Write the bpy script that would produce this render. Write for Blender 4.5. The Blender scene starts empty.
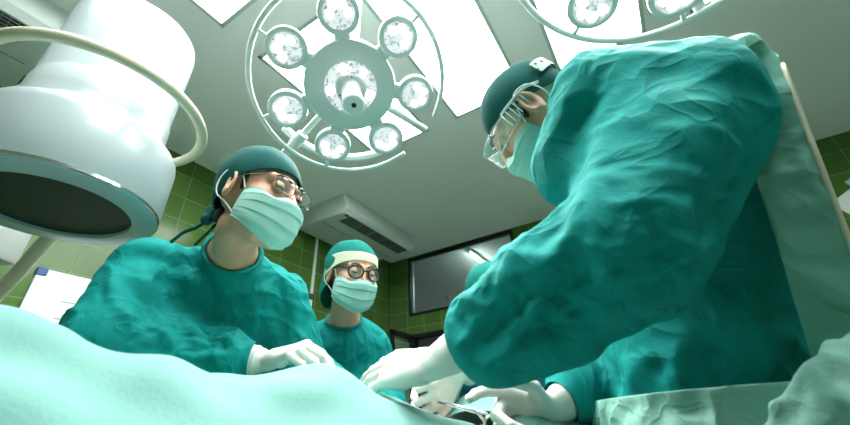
import bpy, bmesh, math
import numpy as np
from mathutils import Vector, Matrix

# ------------------------------------------------------------------ camera, light level, exposure
SC = bpy.context.scene
COL = SC.collection
FPX = 382.52
_p, _r, _y = 0.519256, -0.047792, 0.530203
def _axes():
    cp, sp = math.cos(_p), math.sin(_p)
    f = np.array([0, cp, sp]); u = np.array([0, -sp, cp]); x = np.array([1., 0, 0])
    x, u = math.cos(_r)*x + math.sin(_r)*u, -math.sin(_r)*x + math.cos(_r)*u
    R = np.array([[math.cos(_y), -math.sin(_y), 0], [math.sin(_y), math.cos(_y), 0], [0, 0, 1]])
    return R @ x, R @ u, R @ f
CX, CU, CF = _axes()
CAM = np.array([0, 0, 1.0])
def K(px, py, d):
    """world point seen at a pixel of the photograph at depth d (metres along the lens axis)"""
    return CAM + d*((px-425)/FPX*CX - (py-212.5)/FPX*CU + CF)
cam = bpy.data.cameras.new('camera'); cam_o = bpy.data.objects.new('camera', cam); COL.objects.link(cam_o)
cam.sensor_width = 36; cam.lens = FPX/850*36; cam.clip_start = .02; cam.clip_end = 60
cam.dof.use_dof = True; cam.dof.focus_distance = 1.05; cam.dof.aperture_fstop = 3.6
M = Matrix([[CX[0], CU[0], -CF[0], CAM[0]], [CX[1], CU[1], -CF[1], CAM[1]], [CX[2], CU[2], -CF[2], CAM[2]], [0, 0, 0, 1]])
cam_o.matrix_world = M
SC.camera = cam_o
vs = SC.view_settings
vs.view_transform = 'Standard'; vs.look = 'None'; vs.exposure = 0.9; vs.gamma = 1.0; vs.use_curve_mapping = False
PANEL_POWER = 10.5      # luminance of the ceiling panels
LED_POWER = 6.0
SPOT_POWER = 40.0       # each surgical lamp's beam
w = bpy.data.worlds.new('world'); SC.world = w; w.use_nodes = True
w.node_tree.nodes['Background'].inputs[0].default_value = (.75, .9, .85, 1)
w.node_tree.nodes['Background'].inputs[1].default_value = 0.0
RNG = np.random.RandomState(7)

# ------------------------------------------------------------------ small library
def norm(v):
    v = np.asarray(v, float); return v/np.linalg.norm(v)

MATS = {}
def mat(name, col, rough=.5, metal=0., spec=.5, noise=0., nscale=8., bump=0., bscale=60., sheen=0., sss=0., emit=0., trans=0., alpha=1., coat=0., thin=0., warm=None):
    if name in MATS: return MATS[name]
    m = bpy.data.materials.new(name); m.use_nodes = True
    nt = m.node_tree; b = nt.nodes['Principled BSDF']; L = nt.links
    b.inputs['Base Color'].default_value = (*col, 1)
    b.inputs['Roughness'].default_value = rough; b.inputs['Metallic'].default_value = metal
    b.inputs['Specular IOR Level'].default_value = spec
    b.inputs['Sheen Weight'].default_value = sheen; b.inputs['Coat Weight'].default_value = coat
    b.inputs['Transmission Weight'].default_value = trans; b.inputs['Alpha'].default_value = alpha
    if sss:
        b.inputs['Subsurface Weight'].default_value = sss; b.inputs['Subsurface Radius'].default_value = (.02, .008, .005); b.inputs['Subsurface Scale'].default_value = .4
    if emit:
        b.inputs['Emission Color'].default_value = (*col, 1); b.inputs['Emission Strength'].default_value = emit
    tc = nt.nodes.new('ShaderNodeTexCoord')
    if noise:
        n = nt.nodes.new('ShaderNodeTexNoise'); n.inputs['Scale'].default_value = nscale; n.inputs['Detail'].default_value = 5
        L.new(tc.outputs['Object'], n.inputs['Vector'])
        r = nt.nodes.new('ShaderNodeValToRGB')
        r.color_ramp.elements[0].position = .3; r.color_ramp.elements[1].position = .7
        w_ = warm or tuple(min(1, c*(1+noise)) for c in col)
        r.color_ramp.elements[0].color = (*[c*(1-noise) for c in col], 1); r.color_ramp.elements[1].color = (*w_, 1)
        L.new(n.outputs['Fac'], r.inputs['Fac']); L.new(r.outputs['Color'], b.inputs['Base Color'])
    if bump:
        n = nt.nodes.new('ShaderNodeTexNoise'); n.inputs['Scale'].default_value = bscale; n.inputs['Detail'].default_value = 4
        L.new(tc.outputs['Object'], n.inputs['Vector'])
        bp = nt.nodes.new('ShaderNodeBump'); bp.inputs['Strength'].default_value = bump; bp.inputs['Distance'].default_value = .004
        L.new(n.outputs['Fac'], bp.inputs['Height']); L.new(bp.outputs['Normal'], b.inputs['Normal'])
    if thin:                              # cloth or latex thin enough to let some light through
        t = nt.nodes.new('ShaderNodeBsdfTranslucent'); t.inputs['Color'].default_value = (*col, 1)
        mx = nt.nodes.new('ShaderNodeMixShader'); mx.inputs[0].default_value = thin
        L.new(b.outputs[0], mx.inputs[1]); L.new(t.outputs[0], mx.inputs[2]); L.new(mx.outputs[0], nt.nodes['Material Output'].inputs[0])
    MATS[name] = m
    return m

def emitter(name, col, power):
    if name in MATS: return MATS[name]
    m = bpy.data.materials.new(name); m.use_nodes = True; nt = m.node_tree; nt.nodes.clear()
    e = nt.nodes.new('ShaderNodeEmission'); e.inputs[0].default_value = (*col, 1); e.inputs[1].default_value = power
    o = nt.nodes.new('ShaderNodeOutputMaterial'); nt.links.new(e.outputs[0], o.inputs[0])
    MATS[name] = m; return m

def clear_plastic(name, col, opacity, rough=.03):
    """thin clear sheet: mostly lets things through, with a gloss on top"""
    if name in MATS: return MATS[name]
    m = bpy.data.materials.new(name); m.use_nodes = True; nt = m.node_tree; b = nt.nodes['Principled BSDF']
    b.inputs['Base Color'].default_value = (*col, 1); b.inputs['Roughness'].default_value = rough
    t = nt.nodes.new('ShaderNodeBsdfTransparent'); t.inputs[0].default_value = (*[min(1, .6+.45*c) for c in col], 1)
    mx = nt.nodes.new('ShaderNodeMixShader'); mx.inputs[0].default_value = opacity
    nt.links.new(t.outputs[0], mx.inputs[1]); nt.links.new(b.outputs[0], mx.inputs[2]); nt.links.new(mx.outputs[0], nt.nodes['Material Output'].inputs[0])
    MATS[name] = m; return m

def tiles(name, axes, col, grout, w_, h_, off, rough=.17):
    m = bpy.data.materials.new(name); m.use_nodes = True; nt = m.node_tree; b = nt.nodes['Principled BSDF']; L = nt.links
    g = nt.nodes.new('ShaderNodeNewGeometry'); s = nt.nodes.new('ShaderNodeSeparateXYZ'); c = nt.nodes.new('ShaderNodeCombineXYZ')
    L.new(g.outputs['Position'], s.inputs[0])
    for k in (0, 1):
        a = nt.nodes.new('ShaderNodeMath'); a.operation = 'ADD'; a.inputs[1].default_value = off[k]
        L.new(s.outputs[axes[k]], a.inputs[0]); L.new(a.outputs[0], c.inputs[k])
    br = nt.nodes.new('ShaderNodeTexBrick'); br.offset = 0; br.inputs['Scale'].default_value = 1
    br.inputs['Brick Width'].default_value = w_; br.inputs['Row Height'].default_value = h_
    br.inputs['Mortar Size'].default_value = .0022; br.inputs['Mortar Smooth'].default_value = .2; br.inputs['Bias'].default_value = 0
    br.inputs['Color1'].default_value = (*[v*.9 for v in col], 1); br.inputs['Color2'].default_value = (*[v*1.12 for v in col], 1); br.inputs['Mortar'].default_value = (*grout, 1)
    L.new(c.outputs[0], br.inputs['Vector'])
    n = nt.nodes.new('ShaderNodeTexNoise'); n.inputs['Scale'].default_value = 9; n.inputs['Detail'].default_value = 6; L.new(g.outputs['Position'], n.inputs['Vector'])
    b.inputs['Specular IOR Level'].default_value = .26
    hs = nt.nodes.new('ShaderNodeMix'); hs.data_type = 'RGBA'; hs.blend_type = 'OVERLAY'; hs.inputs[0].default_value = .35
    L.new(br.outputs['Color'], hs.inputs[6]); L.new(n.outputs['Color'], hs.inputs[7])
    L.new(br.outputs['Color'], b.inputs['Base Color'])
    rr = nt.nodes.new('ShaderNodeMapRange'); rr.inputs[3].default_value = rough; rr.inputs[4].default_value = .7
    L.new(br.outputs['Fac'], rr.inputs[0]); L.new(rr.outputs[0], b.inputs['Roughness'])
    n2 = nt.nodes.new('ShaderNodeTexNoise'); n2.inputs['Scale'].default_value = 5; L.new(g.outputs['Position'], n2.inputs['Vector'])
    ad = nt.nodes.new('ShaderNodeMath'); ad.operation = 'MULTIPLY_ADD'; ad.inputs[1].default_value = -1.0; L.new(br.outputs['Fac'], ad.inputs[0])
    ml = nt.nodes.new('ShaderNodeMath'); ml.operation = 'MULTIPLY'; ml.inputs[1].default_value = 1.2; L.new(n2.outputs['Fac'], ml.inputs[0]); L.new(ml.outputs[0], ad.inputs[2])
    bp = nt.nodes.new('ShaderNodeBump'); bp.inputs['Strength'].default_value = .5; bp.inputs['Distance'].default_value = .003
    L.new(ad.outputs[0], bp.inputs['Height']); L.new(bp.outputs['Normal'], b.inputs['Normal'])
    return m

ORG = {}
def tag(o, label=None, cat=None, group=None, kind=None):
    if label: o['label'] = label
    if cat: o['category'] = cat
    if group: o['group'] = group
    if kind: o['kind'] = kind
    return o
def put(name, V, F, material, parent=None, origin=None, smooth=True, local=False):
    """link ONE mesh object; V in world metres (or in the parent's own frame when local)"""
    V = np.asarray(V, float)
    base = np.zeros(3)
    if not local:
        if parent is not None: base = ORG[parent.name]
        elif origin is not None: base = np.asarray(origin, float)
    me = bpy.data.meshes.new(name)
    me.from_pydata([tuple(v) for v in (V-base)], [], [tuple(int(i) for i in f) for f in F])
    if smooth: me.polygons.foreach_set('use_smooth', [True]*len(me.polygons))
    me.update()
    o = bpy.data.objects.new(name, me); COL.objects.link(o)
    if material is not None: me.materials.append(material)
    ORG[o.name] = base
    if parent is not None: o.parent = parent
    elif origin is not None and not local: o.location = tuple(base)
    return o
def root(name, loc, label, cat, group=None, matrix=None):
    e = bpy.data.objects.new(name, None); COL.objects.link(e); e.empty_display_size = .05
    if matrix is not None: e.matrix_world = matrix; ORG[e.name] = np.zeros(3)
    else: e.location = tuple(loc); ORG[e.name] = np.asarray(loc, float)
    return tag(e, label, cat, group)

class Mesh:
    """collects shapes for one mesh"""
    def __init__(s): s.V = []; s.F = []
    def add(s, V, F):
        n = len(s.V); s.V += [tuple(v) for v in V]; s.F += [tuple(i+n for i in f) for f in F]; return s
    def box(s, c, size, ax=None, bev=0.):
        ax = np.eye(3) if ax is None else np.array([norm(a) for a in ax])
        bm = bmesh.new(); bmesh.ops.create_cube(bm, size=1)
        for v in bm.verts: v.co = Vector((v.co.x*size[0], v.co.y*size[1], v.co.z*size[2]))
        if bev: bmesh.ops.bevel(bm, geom=bm.edges[:], offset=bev, segments=2, profile=.5, affect='EDGES')
        bm.verts.index_update()
        V = np.array([v.co[:] for v in bm.verts])@ax + np.asarray(c, float)
        F = [[v.index for v in f.verts] for f in bm.faces]; bm.free()
        return s.add(V, F)
    def tube(s, pts, r, n=12, closed=False, cap=True, flat=1.):
        pts = np.asarray(pts, float); m = len(pts)
        rs = np.full(m, r) if np.isscalar(r) else np.asarray(r, float)
        T = np.gradient(pts, axis=0) if not closed else np.roll(pts, -1, 0)-np.roll(pts, 1, 0)
        T /= np.linalg.norm(T, axis=1)[:, None]+1e-12
        a = np.cross(T[0], [0, 0, 1.]);
        if np.linalg.norm(a) < .1: a = np.cross(T[0], [0, 1., 0])
        a = norm(a); V = []
        th = np.arange(n)*2*np.pi/n
        for i in range(m):
            a = a - T[i]*(a@T[i]); a = norm(a); b = np.cross(T[i], a)
            V += list(pts[i] + rs[i]*(np.cos(th)[:, None]*a + flat*np.sin(th)[:, None]*b))
        F = []
        for i in range(m if closed else m-1):
            j = (i+1) % m
            for k in range(n): F.append((i*n+k, i*n+(k+1) % n, j*n+(k+1) % n, j*n+k))
        if cap and not closed:
            F.append(tuple(range(n))[::-1]); F.append(tuple((m-1)*n+k for k in range(n)))
        return s.add(V, F)
    def lathe(s, prof, o=(0, 0, 0), R=np.eye(3), n=48, a0=0, a1=None):
        """profile of (radius, height) turned about local z; R rows are the frame's axes"""
        full = a1 is None
        th = np.arange(n)*2*np.pi/n if full else np.linspace(a0, a1, n)
        V = []
        for (r, z) in prof: V += [(r*math.cos(t), r*math.sin(t), z) for t in th]
        V = np.array(V)@np.asarray(R) + np.asarray(o, float)
        F = []
        for i in range(len(prof)-1):
            for k in range(n if full else n-1):
                kk = (k+1) % n; F.append((i*n+k, i*n+kk, (i+1)*n+kk, (i+1)*n+k))
        return s.add(V, F)
    def put(s, name, material, parent=None, origin=None, smooth=True, local=False, angle=None):
        o = put(name, s.V, s.F, material, parent, origin, smooth, local)
        if angle:
            bm = bmesh.new(); bm.from_mesh(o.data); bmesh.ops.recalc_face_normals(bm, faces=bm.faces)
            for e in bm.edges:
                if len(e.link_faces) == 2 and e.calc_face_angle(0) > math.radians(angle): e.smooth = False
            bm.to_mesh(o.data); bm.free()
        return o
def spline(pts, n=40, closed=False):
    """Catmull-Rom through the points"""
    P = np.asarray(pts, float)
    P = np.vstack([P[-1:], P, P[:2]]) if closed else np.vstack([2*P[0]-P[1], P, 2*P[-1]-P[-2]])
    m = len(P)-3; out = []
    for q in np.linspace(0, m, n, endpoint=not closed):
        i = min(int(q), m-1); t = q-i; a, b, c, d = P[i:i+4]
        out.append(.5*((2*b)+(c-a)*t+(2*a-5*b+4*c-d)*t*t+(3*b-a-3*c+d)*t**3))
    return np.array(out)

# ------------------------------------------------------------------ the room
CEIL, XL, YW, XR, YB = 3.1, -3.014, 4.117, 3.4, -3.6
m_ceil = mat('ceiling_paint', (.84, .87, .84), .85, noise=.03, nscale=2)
m_tileL = tiles('green_wall_tiles', (1, 2), (.075, .155, .03), (.25, .33, .2), .25, .199, (-.021+5, -.152+4*.199*0))
m_tileW = tiles('green_wall_tiles_window_side', (0, 2), (.075, .155, .03), (.25, .33, .2), .25, .199, (-1.748+5, -.152))
m_floor = mat('vinyl_floor', (.22, .28, .26), .3, noise=.05, nscale=6)
m_white = mat('white_paint', (.8, .85, .83), .4, noise=.02)
def slab(name, lo, hi, m, label=None):
    lo = np.array(lo, float); hi = np.array(hi, float)
    b = Mesh().box((lo+hi)/2, hi-lo); o = b.put(name, m, smooth=False); o['kind'] = 'structure'; return o
T = .12
slab('floor', (XL-T, YB-T, -T), (XR+T, 9, 0), m_floor)
# ceiling with openings for recessed light panels
PX = [-1.675, -.887, -.095, .69]
PW, PL = .545, 1.2
PY = [.86, -.58]
holes = [(x, y) for x in PX for y in PY if not (x < -2)]
def ceiling():
    xs = sorted({XL-T, XR+T} | {x for x, _ in holes} | {x+PW for x, _ in holes})
    ys = sorted({YB-T, YW+T} | {y for _, y in holes} | {y+PL for _, y in holes})
    b = Mesh()
    for i in range(len(xs)-1):
        for j in range(len(ys)-1):
            cx, cy = (xs[i]+xs[i+1])/2, (ys[j]+ys[j+1])/2
            if any(hx < cx < hx+PW and hy < cy < hy+PL for hx, hy in holes): continue
            b.add([(xs[i], ys[j], CEIL), (xs[i+1], ys[j], CEIL), (xs[i+1], ys[j+1], CEIL), (xs[i], ys[j+1], CEIL)], [(0, 3, 2, 1)])
    b.box(((XL+XR)/2, (YB+YW)/2, CEIL+.2), (XR-XL+2*T, YW-YB+2*T, .1))
    o = b.put('ceiling', m_ceil, smooth=False); o['kind'] = 'structure'
ceiling()
m_panel = emitter('panel_light', (.93, 1.0, .98), PANEL_POWER)
m_pframe = mat('panel_frame', (.5, .58, .55), .5, metal=.2)
for n_, (hx, hy) in enumerate(holes):
    r_ = root('ceiling_light', (hx+PW/2, hy+PL/2, CEIL), 'x', 'ceiling light', 'recessed panel lights in the ceiling')
    f = Mesh()
    t = .022
    for (a, b_, sx, sy) in ((hx+t/2, hy+PL/2, t, PL), (hx+PW-t/2, hy+PL/2, t, PL), (hx+PW/2, hy+t/2, PW, t), (hx+PW/2, hy+PL-t/2, PW, t)):
        f.box((a, b_, CEIL+.02), (sx, sy, .05))
    f.put('frame', m_pframe, r_, smooth=False)
    Mesh().box((hx+PW/2, hy+PL/2, CEIL+.03), (PW-2*t, PL-2*t, .012)).put('diffuser', m_panel, r_, smooth=False)
    key = (round(hx, 2), round(hy, 2))
    r_['label'] = {(-1.68, .86): 'bright ceiling panel directly behind the round seven-pod surgical lamp',
                   (-.89, .86): 'large bright ceiling panel between the two surgical lamps',
                   (-.1, .86): 'bright ceiling panel above the goggled surgeon, behind the cropped lamp',
                   (-1.68, -.58): 'bright ceiling panel whose corner shows between x-ray housing and surgical lamp'}.get(key, 'bright recessed ceiling panel outside the photo, over the room behind')
# walls
slab('wall_left', (XL-T, YB-T, 0), (XL, YW+T, CEIL), m_tileL)
slab('wall_right', (XR, YB-T, 0), (XR+T, YW+T, CEIL), m_tileL)
slab('wall_back', (XL, YB-T, 0), (XR, YB, CEIL), m_tileW)
WX0, WX1, WZ0, WZ1 = -2.722, -1.205, 2.285, 3.088
DX0, DX1, DZ = -2.69, -1.75, 2.05
def window_wall():
    b = Mesh()
    def blk(x0, x1, z0, z1): b.box(((x0+x1)/2, YW+T/2, (z0+z1)/2), (x1-x0, T, z1-z0))
    blk(XL, WX0, 0, CEIL); blk(WX1, XR, 0, CEIL); blk(WX0, WX1, WZ1, CEIL); blk(WX0, WX1, DZ, WZ0)
    blk(WX0, DX0, 0, DZ); blk(DX1, WX1, 0, DZ)
    b.put('wall_front', m_tileW, smooth=False)['kind'] = 'structure'
window_wall()
m_black = mat('dark_aluminium', (.02, .022, .022), .35, metal=.6, noise=.1)
m_glass = clear_plastic('window_glass', (.8, .9, .88), .10)
def frame_rect(b, x0, x1, z0, z1, t, y, dep):
    for c, s in ((((x0+x1)/2, y, z0+t/2), (x1-x0, dep, t)), (((x0+x1)/2, y, z1-t/2), (x1-x0, dep, t)),
                 ((x0+t/2, y, (z0+z1)/2), (t, dep, z1-z0-2*t)), ((x1-t/2, y, (z0+z1)/2), (t, dep, z1-z0-2*t))):
        b.box(c, s, bev=.004)
b = Mesh(); frame_rect(b, WX0, WX1, WZ0, WZ1, .034, YW+.03, .07)
win = b.put('window_1', m_black, origin=(WX0, YW, WZ0), smooth=False); tag(win, kind='structure', label='wide interior window in a black frame high on the green tiled wall', cat='window')
b = Mesh(); frame_rect(b, WX0+.034, WX1-.034, WZ0+.034, WZ1-.034, .014, YW+.05, .03); b.put('inner_frame', mat('grey_aluminium', (.3, .33, .33), .35, metal=.7), win, smooth=False)
Mesh().box(((WX0+WX1)/2, YW+.06, (WZ0+WZ1)/2), (WX1-WX0-.08, .006, WZ1-WZ0-.08)).put('glass_pane', m_glass, win, smooth=False)
tx = bpy.data.curves.new('lettering', 'FONT'); tx.body = 'ie 3'; tx.size = .14; tx.extrude = .001; tx.offset = .008; tx.align_x = 'RIGHT'
to = bpy.data.objects.new('lettering', tx); COL.objects.link(to); tx.materials.append(mat('black_vinyl', (.01, .02, .02), .5))
to.parent = win; to.rotation_euler = (math.pi/2, 0, math.pi)
to.location = (-2.215-WX0, .066, 2.368-WZ0)
tx.align_x = 'RIGHT'
# corridor beyond the window
m_cor = mat('corridor_paint', (.55, .6, .58), .8)
slab('ceiling_corridor', (-5.5, YW+T, CEIL), (1.5, 9, CEIL+T), m_cor)
slab('wall_corridor', (-5.5, 8.6, 0), (1.5, 8.7, CEIL), m_cor)
slab('wall_corridor_left', (-5.6, YW+T, 0), (-5.5, 8.7, CEIL), m_cor)
slab('wall_corridor_right', (1.5, YW+T, 0), (1.6, 8.7, CEIL), m_cor)
t = root('fluorescent_light', (-1.9, 4.95, CEIL), 'glowing fluorescent tube on the ceiling seen through the window', 'ceiling light')
Mesh().box((-1.9, 4.98, CEIL-.02), (.06, 1.3, .04), bev=.004).put('batten', m_white, t, smooth=False)
Mesh().tube([(-1.9, 4.38, CEIL-.055), (-1.9, 5.58, CEIL-.055)], .016).put('tube', emitter('tube_light', (.85, 1, .97), 30), t)
for y_ in (4.36, 5.6): Mesh().box((-1.9, y_, CEIL-.045), (.03, .03, .06), bev=.003).put('end_cap', m_white, t, smooth=False)
# door: frame on the wall, leaf standing open into the room
b = Mesh(); frame_rect(b, DX0, DX1, -.05, DZ, .05, YW+.03, .1)
dfr = b.put('door_1', m_black, origin=(DX0, YW, 0), smooth=False); tag(dfr, kind='structure')
b = Mesh()
LY0, LY1 = YW-.44, YW-.005
for c, s in ((((DX0-.0), (LY0+LY1)/2, DZ-.03), (.04, LY1-LY0, .06)), ((DX0, (LY0+LY1)/2, .1), (.04, LY1-LY0, .18)), ((DX0, LY0+.025, DZ/2), (.04, .05, DZ-.02)), ((DX0, LY1-.025, DZ/2), (.04, .05, DZ-.02))):
    b.box(c, s, bev=.003)
leaf = b.put('door_leaf', m_black, dfr, smooth=False)
Mesh().box((DX0, (LY0+LY1)/2, DZ/2+.05), (.008, LY1-LY0-.1, DZ-.3)).put('glass_pane', m_glass, leaf, smooth=False)
Mesh().tube([(DX0+.05, LY0+.03, .95), (DX0+.05, LY0+.03, 1.25)], .012).put('handle', mat('steel', (.6, .62, .62), .25, metal=1), leaf)
# cable conduit on the left wall
cd = root('cable_conduit', (XL, 2.706, 2.0), 'thin white cable conduit running down the green wall beside the nurse', 'conduit')
Mesh().box((XL+.01, 2.706, 1.65), (.02, .028, 2.6), bev=.003).put('channel', m_white, cd, smooth=False)
Mesh().box((XL+.02, 2.706, 1.15), (.04, .07, .11), bev=.006).put('socket_box', m_white, cd, smooth=False)
b = Mesh().box((XL+.016, 2.706, 2.26), (.03, .05, .06), bev=.004); b.put('clip', mat('dark_grey_plastic', (.05, .06, .06), .5), cd, smooth=False)
# notices on the window wall at the right edge
for (px, py, w_, h_, an, col, lab) in ((851, 206, .2, .28, .5, (.85, .86, .84), 'tilted white paper notice on the tiled wall at right edge'), (851, 180, .16, .1, .4, (.45, .6, .72), 'small pale blue card on the tiled wall above the white notice')):
    d = (px-425)/FPX*CX-(py-212.5)/FPX*CU+CF; p = CAM+d*YW/d[1]
    ca, sa = math.cos(an), math.sin(an)
    o = Mesh().box(p+np.array([.05, -.004, -.02]), (w_, .006, h_), ax=[(ca, 0, sa), (0, 1, 0), (-sa, 0, ca)]).put('wall_notice', mat('paper_%.2f' % col[0], col, .7), origin=p, smooth=False)
    tag(o, lab, 'notice')
# whiteboard on the left wall
wb = root('whiteboard', (XL, .64, 1.5), 'small whiteboard chart with blue corner on green tiles behind left surgeon', 'whiteboard')
WY0, WY1, WB0, WB1 = .62, 1.22, 1.12, 1.925
Mesh().box((XL+.012, (WY0+WY1)/2, (WB0+WB1)/2), (.02, WY1-WY0, WB1-WB0), bev=.003).put('board', mat('board_white', (.83, .87, .9), .3), wb, smooth=False)
b = Mesh(); 
for z_ in (1.76, 1.66, 1.575, 1.50, 1.42, 1.33): b.box((XL+.0228, (WY0+WY1)/2+.04, z_), (.001, .36, .004))
b.put('ruled_line', mat('ink', (.08, .09, .12), .6), wb, smooth=False)
for (y_, z_) in ((WY0+.02, WB1-.02), (WY1-.02, WB1-.02), (WY0+.02, WB0+.02), (WY1-.02, WB0+.02)):
    Mesh().box((XL+.014, y_, z_), (.03, .05, .045), bev=.005).put('corner_cap', mat('blue_plastic', (.01, .06, .26), .4), wb, smooth=False)
Mesh().tube([(XL+.03, .92, WB1+.0), (XL+.03, .92, WB1+.03)], .007).put('hook', m_white, wb)

# air conditioners hung under the ceiling on the left wall
m_ac = mat('ac_plastic', (.62, .68, .64), .45, noise=.02)
m_dark = mat('grille_dark', (.02, .025, .025), .6)
def aircon(y0, y1, label, detail=5):
    r_ = root('air_conditioner', (XL, (y0+y1)/2, CEIL), label, 'air conditioner', 'ceiling air conditioners along the left wall')
    prof = [(XL+.02, CEIL), (XL+.02, 2.96), (XL+.06, 2.905), (-2.33, 2.87), (-2.29, 2.875), (-2.255, 2.91), (-2.25, 2.95), (-2.29, CEIL-.03), (-2.29, CEIL)]
    prof = np.array(prof)
    b = Mesh(); ins = [(0, .93, .25), (.012, .985, .08), (.035, 1, 0)]
    sl = [(y0+a, s) for a, s, _ in ins]+[(y1-a, s) for a, s, _ in ins[::-1]]
    c = prof.mean(0); V = []; n = len(prof)
    for (yy, s) in sl:
        for q in prof:
            p_ = c+(q-c)*s if q[1] < CEIL-.001 else q
            V.append((p_[0], yy, p_[1]))
    F = [(i*n+k, i*n+k+1, (i+1)*n+k+1, (i+1)*n+k) for i in range(len(sl)-1) for k in range(n-1)]
    F += [tuple(range(n)), tuple((len(sl)-1)*n+k for k in range(n))[::-1]]
    b.add(V, F).put('casing', m_ac, r_, angle=35)
    # outlet grille on the underside near the front edge
    gx0, gx1 = -2.445, -2.30
    def zb(x): return min(2.905+(x-(XL+.06))/(-2.33-XL-.06)*(2.87-2.905), 2.873)
    g = Mesh(); a0, a1 = y0+.1, y1-.1
    g.box(((gx0+gx1)/2, (a0+a1)/2, zb((gx0+gx1)/2)+.002), (gx1-gx0, a1-a0, .012)); g.put('grille', m_dark, r_, smooth=False)
    L_ = Mesh(); k = int((a1-a0)/.032)
    for i in range(k+1): L_.box(((gx0+gx1)/2, a0+(a1-a0)*i/k, zb((gx0+gx1)/2)-.005), (gx1-gx0, .0035, .006))
    for i in range(5): L_.box((gx0+(gx1-gx0)*(i+.5)/5, (a0+a1)/2, zb((gx0+gx1)/2)-.006), (.004, a1-a0, .006))
    for i in range(1, 5): L_.box(((gx0+gx1)/2, a0+(a1-a0)*i/5, zb((gx0+gx1)/2)-.007), (gx1-gx0, .016, .008))
    L_.put('louver', mat('louver_grey', (.24, .27, .26), .5), r_, smooth=False)
    Mesh().box((-2.6, (y0+y1)/2, zb(-2.6)-.001), (.006, y1-y0-.06, .002)).put('seam', mat('seam_grey', (.2, .24, .23), .6), r_, smooth=False)
    Mesh().box((-2.31, y0+.06, 2.868), (.03, .05, .004)).put('badge', mat('ink', (.08, .09, .12), .6), r_, smooth=False)
aircon(2.36, 3.56, 'grey ceiling air conditioner above the nurse, left of the black-framed window')
aircon(-1.12, .12, 'grey ceiling air conditioner at top left corner behind the x-ray housing')

# ------------------------------------------------------------------ surgical lamps
m_lamp = mat('lamp_enamel', (.74, .80, .77), .35, noise=.02, coat=.3)
m_lens = None
def lens_mat():
    m = bpy.data.materials.new('crystal_lens'); m.use_nodes = True; nt = m.node_tree; b = nt.nodes['Principled BSDF']; L = nt.links
    tc = nt.nodes.new('ShaderNodeTexCoord'); v = nt.nodes.new('ShaderNodeTexVoronoi'); v.inputs['Scale'].default_value = 110
    L.new(tc.outputs['Object'], v.inputs['Vector'])
    r = nt.nodes.new('ShaderNodeValToRGB'); r.color_ramp.interpolation = 'LINEAR'
    e = r.color_ramp.elements; e[0].position = .1; e[0].color = (.35, .34, .42, 1); e[1].position = .55; e[1].color = (.95, .92, .97, 1)
    L.new(v.outputs['Color'], r.inputs['Fac']); L.new(r.outputs['Color'], b.inputs['Base Color'])
    L.new(r.outputs['Color'], b.inputs['Emission Color']); b.inputs['Emission Strength'].default_value = .3
    b.inputs['Roughness'].default_value = .15
    bp = nt.nodes.new('ShaderNodeBump'); bp.inputs['Strength'].default_value = .6; bp.inputs['Distance'].default_value = .004
    L.new(v.outputs['Distance'], bp.inputs['Height']); L.new(bp.outputs['Normal'], b.inputs['Normal'])
    return m
m_lens = lens_mat()
m_led = emitter('led_light', (1, 1, 1), LED_POWER)
m_blk = mat('black_rubber', (.01, .015, .015), .5)
def disc(b, c, r, z, n=24):
    V = [(c[0], c[1], z)]+[(c[0]+r*math.cos(t), c[1]+r*math.sin(t), z) for t in np.arange(n)*2*np.pi/n]
    b.add(V, [(0, 1+i, 1+(i+1) % n) for i in range(n)])
def lampframe(c, n):
    n = norm(n); a = norm(np.cross(n, [0, 0, 1.])); b = np.cross(n, a)
    return Matrix([[a[0], b[0], n[0], c[0]], [a[1], b[1], n[1], c[1]], [a[2], b[2], n[2], c[2]], [0, 0, 0, 1]]), a, b, n
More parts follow.
